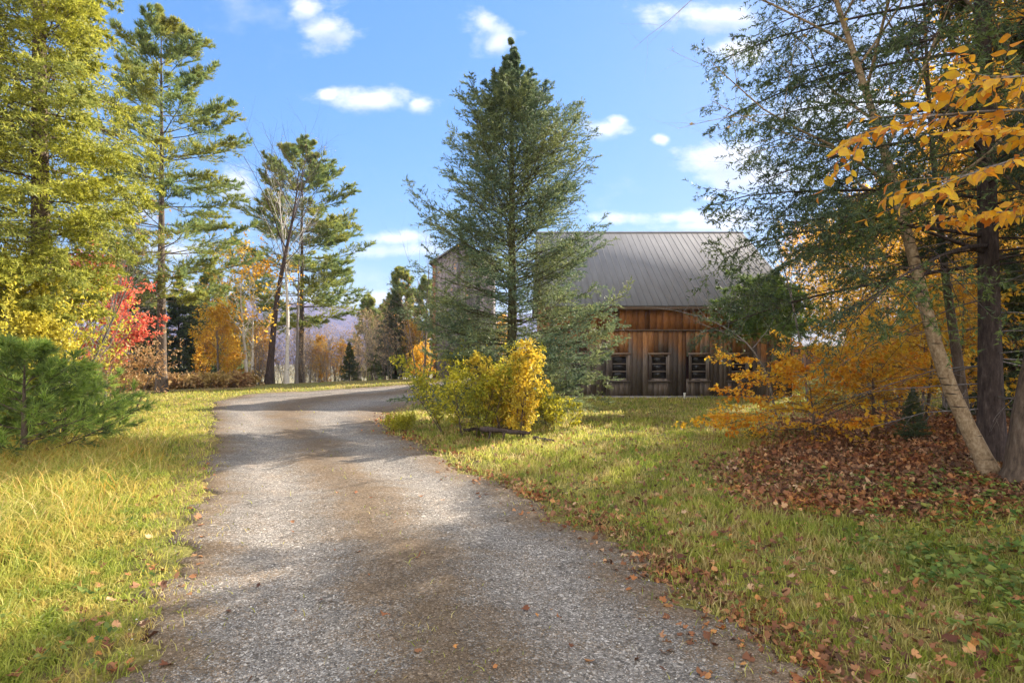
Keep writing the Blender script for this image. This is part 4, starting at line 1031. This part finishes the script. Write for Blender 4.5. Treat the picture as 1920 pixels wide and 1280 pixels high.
plant(decid(83, 8.6, .08, .35, 2.0, 14, 7, 5, .08, .06, 'bark_grey', 'twiggy', ang=.65, up=.08, lean=(.02, 0)), 'bare_tree', 'thin grey leafless tree right of the white birch', 'tree', gx(556, 28.4))
plant(decid(84, 4.6, .07, .3, 1.5, 12, 6, 5, 2, .11, 'bark_white', 'gold', nst=2, stems_spread=.10), 'birch_tree', 'forked white birch with orange yellow top left of the dark leaning tree', 'tree', gx(467, 27.4), sc=1.25)

# ------------------------------------------------------------------ woods behind the drive (left and middle)
def T(kind, seed):
    if kind == 'spruce': return conifer(seed, 6.0, .09, .04, lambda t: 1.7 * (1 - t) ** .85 + .08, 80, 11, 4, 8, .13, .045, lambda t: .1 + .4 * t, lambda t: .05, True, 'bark_dark', 'conifer_far', whorl=5, t0b=.15, upb=.1)
    if kind == 'pine': return conifer(seed, 8.0, .12, .12, lambda t: 2.0 * (1 - t) ** .5 * min(1, .5 + 1.6 * t) + .1, 70, 10, 5, 10, .20, .045, lambda t: .15 + .7 * t, lambda t: .1, False, 'bark_pine', 'pine', ang=.7, subang=.6, twl=.28, whorl=5, t0b=.4, upb=.15)
    if kind == 'yellow': return decid(seed, 5.0, .07, .12, 1.4, 15, 7, 5, 4, .13, 'bark_grey', 'yellow', nst=2, stems_spread=.12, ang=.7)
    if kind == 'gold': return decid(seed, 5.0, .07, .12, 1.3, 15, 7, 5, 4, .13, 'bark_grey', 'gold', nst=2, stems_spread=.1, ang=.65)
    if kind == 'thicket': return decid(seed, 4.2, .03, .03, 1.2, 16, 8, 5, .16, .08, 'bark_grey', 'twiggy', nst=7, stems_spread=.22, base_r=.6, ang=.6, up=.1)
    if kind == 'tall': return decid(seed, 13, .13, .28, 2.8, 22, 7, 5, 6, .17, 'bark_brown', 'yellow', ang=.8, up=.05)
    if kind == 'tallgold': return decid(seed, 13, .13, .28, 2.6, 22, 7, 5, 6, .17, 'bark_grey', 'gold', ang=.8, up=.05)
TEMPL = {}
LNAME = {'spruce': ('spruce_tree', 'tree'), 'pine': ('pine_tree', 'tree'), 'yellow': ('birch_tree', 'tree'), 'gold': ('maple_tree', 'tree'), 'thicket': ('bare_shrub', 'shrub'), 'tall': ('maple_tree', 'tree'), 'tallgold': ('maple_tree', 'tree')}
rz_ = np.random.default_rng(99)
def put(kind, var, px, Y, sc, label, group=None, rz=None):
    key = (kind, var); rz = 6.283 * rz_.random() if rz is None else rz
    loc = gx(px, Y)
    if key not in TEMPL:
        nm, cat = LNAME[kind]
        TEMPL[key] = plant(T(kind, 500 + 17 * var + len(kind) * 131), nm, label, cat, loc, group, rz, sc)
        return TEMPL[key]
    return dup(TEMPL[key], loc, rz, sc, label, group)
put('spruce', 0, 248, 27, 1.05, 'dark green spruce between the red maple and the tall pine')
put('spruce', 1, 275, 30, .95, 'dark spruce partly hidden behind the tall pine trunk')
put('spruce', 0, 335, 29.5, .95, 'dark green spruce just right of the tall pine trunk')
put('spruce', 1, 372, 33, 1.0, 'dark spruce behind the small golden maples')
put('pine', 0, 398, 37, 1.05, 'green pine rising behind the small golden maples')
put('pine', 1, 440, 42, 1.0, 'green pine behind the orange topped forked birch')
put('gold', 1, 380, 28, .55, 'small golden orange tree beside the dark spruce')
put('yellow', 0, 412, 26.8, .68, 'bushy yellow tree at the end of the left verge')
put('yellow', 0, 425, 30, .66, 'orange yellow tree behind the bushy yellow tree')
put('yellow', 1, 438, 26.2, .38, 'low bright yellow bush at the foot of the trees')
put('gold', 0, 485, 33, .68, 'amber tree behind the forked birch')
BG = 'leafless shrubs along the back of the clearing'
BL = 'twiggy leafless grey brown shrub in the thicket behind the drive'
for i, (px, Y, s) in enumerate([(492, 31, .85), (520, 33, .9), (548, 32, .8), (580, 31, .7), (602, 34, .8), (622, 32, .62), (645, 35, .78), (668, 33, .7), (690, 36, .9), (712, 33, .85), (738, 32, .8), (758, 34, 1.0), (610, 40, .8), (660, 42, .85), (575, 38, .8), (455, 36, 1.0), (725, 39, 1.1)]):
    put('thicket', i % 3, px, Y, s, BL, BG)
put('gold', 1, 612, 44, .8, 'russet topped tree above the leafless thicket')
put('yellow', 1, 598, 33, .5, 'sparse yellow bush inside the leafless thicket')
put('yellow', 0, 640, 33.5, .42, 'yellow green low bush at the right of the thicket')
put('spruce', 0, 655, 31.5, .36, 'small green spruce at the front of the thicket')
put('pine', 0, 690, 46, 1.0, 'green pine standing above the thicket, left of the pair')
put('pine', 1, 722, 48, .95, 'green pine behind the thicket, right of the pair')
put('pine', 1, 752, 40, 1.0, 'tall green pine left of the thin dark twiggy tree')
put('spruce', 1, 742, 33, .85, 'grey green spruce at the right end of the clearing')
put('pine', 0, 800, 44, 1.05, 'green pine against the grey building')
put('gold', 0, 775, 33, .6, 'small orange bush left of the grey building')
put('spruce', 0, 870, 42, 1.1, 'dark spruce behind the grey building')
put('gold', 1, 935, 50, 1.1, 'golden tree glimpsed behind the spruce')

# ------------------------------------------------------------------ woods on the right
FG = 'tall yellow leaved trees of the right-hand wood'
FL = 'tall thin-trunked tree with yellow autumn leaves in the wood right of the barn'
OL = 'tall tree with orange gold leaves in the wood right of the barn'
OG = 'tall orange leaved trees of the right-hand wood'
spots = [(1560, 40, .75), (1625, 32, .7), (1660, 36, .85), (1705, 24, .42), (1740, 30, .9), (1790, 17, .55), (1830, 24, .9), (1880, 16, .8), (1915, 28, 1.0), (1935, 13, .75), (1985, 20, 1.0), (2060, 16, 1.0), (2150, 12, .95), (2250, 20, 1.1), (2350, 10, 1.0), (2500, 15, 1.1), (1600, 48, .95), (1690, 50, 1.1), (1800, 46, 1.1), (1880, 40, 1.1)]
for i, (px, Y, s) in enumerate(spots):
    if i % 3 == 2: put('tallgold', i % 2, px, Y, s, OL, OG)
    else: put('tall', i % 3, px, Y, s, FL, FG)
UL, UG = 'bushy yellow undergrowth tree low in the right-hand wood', 'yellow undergrowth of the right-hand wood'
for i, (px, Y, s) in enumerate([(1440, 44, .62), (1615, 24, .5), (1630, 20, .5), (1660, 16, .45), (1725, 14, .5), (1770, 15, .6), (1830, 13, .55), (1895, 12, .6), (1910, 18, .8), (1700, 26, .7), (1640, 36, .8), (1800, 22, .8)]):
    put('yellow' if i % 3 else 'gold', i % 2, px, Y, s, UL, UG)
for i, (px, Y, s) in enumerate([(1640, 15.5, .45), (1680, 19, .6), (1750, 17, .6), (1640, 24, .7), (1850, 15, .6)]):
    put('thicket', i % 3, px, Y, s, 'leafless twiggy shrub inside the right-hand wood', 'leafless shrubs of the right-hand wood')
fir = conifer(55, 3.0, .04, .54, lambda t: 1.9 * (1.02 - t) ** .35, 46, 12, 6, 12, .085, .018, lambda t: .02 + .25 * t, lambda t: -.05, True, 'bark_brown', 'fir', twl=.38, twtrop=-.06, t0b=.12, upb=.05)
plant(fir, 'fir_tree', 'small green fir with spreading drooping top before the right end of the barn', 'tree', gx(1440, 18.0), sc=1.3)
put('spruce', 1, 1640, 22, .55, 'dark young spruce behind the orange beech')
EX = [(1500, 46, .8), (1545, 55, .95), (1585, 60, 1.1), (1640, 62, 1.15), (1710, 60, 1.2), (1770, 58, 1.2), (1850, 55, 1.2), (1920, 50, 1.2)]
for i, (px, Y, s) in enumerate(EX):
    put('tall' if i % 2 else 'tallgold', i % 2, px, Y, s, FL if i % 2 else OL, FG if i % 2 else OG)
for i, (px, Y, s) in enumerate([(1500, 42, .75), (1560, 46, .8), (1622, 28, .62), (1645, 30, .7), (1690, 17, .42), (1745, 21, .6), (1850, 19, .7), (1930, 15, .7), (1870, 26, .9), (1760, 34, 1.0)]):
    put('yellow' if i % 4 else 'gold', i % 2, px, Y, s, UL, UG)
put('spruce', 0, 1900, 10.5, .5, 'dark young spruce behind the dark trunk')
put('spruce', 0, 1590, 43, .9, 'dark spruce beyond the pale roofed shed')
put('spruce', 1, 1712, 8.9, .14, 'tiny green spruce seedling in front of the leaning birch')
# trees that shade the foreground from beyond the right edge
for i, (x_, y_, s) in enumerate([(9.5, 5.5, 1.0), (12, 9, 1.1), (7.5, 3.0, .9), (15, 12, 1.15), (11, 2.5, 1.0), (18.5, 18, 1.2)]):
    t_ = put('tall' if i % 2 else 'tallgold', i % 2, 2600, 10, s, FL if i % 2 else OL, FG if i % 2 else OG); t_.location = (x_, y_, h_(x_, y_))
# bare twigs hanging in front of the barn roof
k0 = np.array(gx(1520, 14.5))
def relk(px, py, Y): return at(px, py, Y) - k0
plant(decid(91, 5.2, .03, .30, 1.9, 12, 7, 5, 0, .05, 'bark_grey', 'twiggy', pts=[(0, 0, -.05), relk(1500, 640, 14.4), relk(1480, 540, 14.2), relk(1455, 450, 14), relk(1440, 330, 14), relk(1430, 260, 14)], ang=1.0, up=.02, wob=0), 'bare_tree', 'leafless tree spreading grey twigs before the barn roof', 'tree', tuple(k0))
k1_ = np.array(gx(1460, 12.0))
def relq(px, py, Y): return at(px, py, Y) - k1_
plant(decid(92, 3.4, .026, .35, 1.3, 14, 7, 4, 0, .05, 'bark_grey', 'twiggy', pts=[(0, 0, -.05), relq(1440, 700, 12), relq(1400, 640, 12), relq(1340, 602, 12), relq(1270, 582, 12), relq(1205, 574, 12)], ang=.9, up=.01, wob=0), 'bare_sapling', 'thin dead sapling bent left across the barn eave', 'tree', tuple(k1_))
print('verts', sum(len(m.vertices) for m in bpy.data.meshes), 'polys', sum(len(m.polygons) for m in bpy.data.meshes))
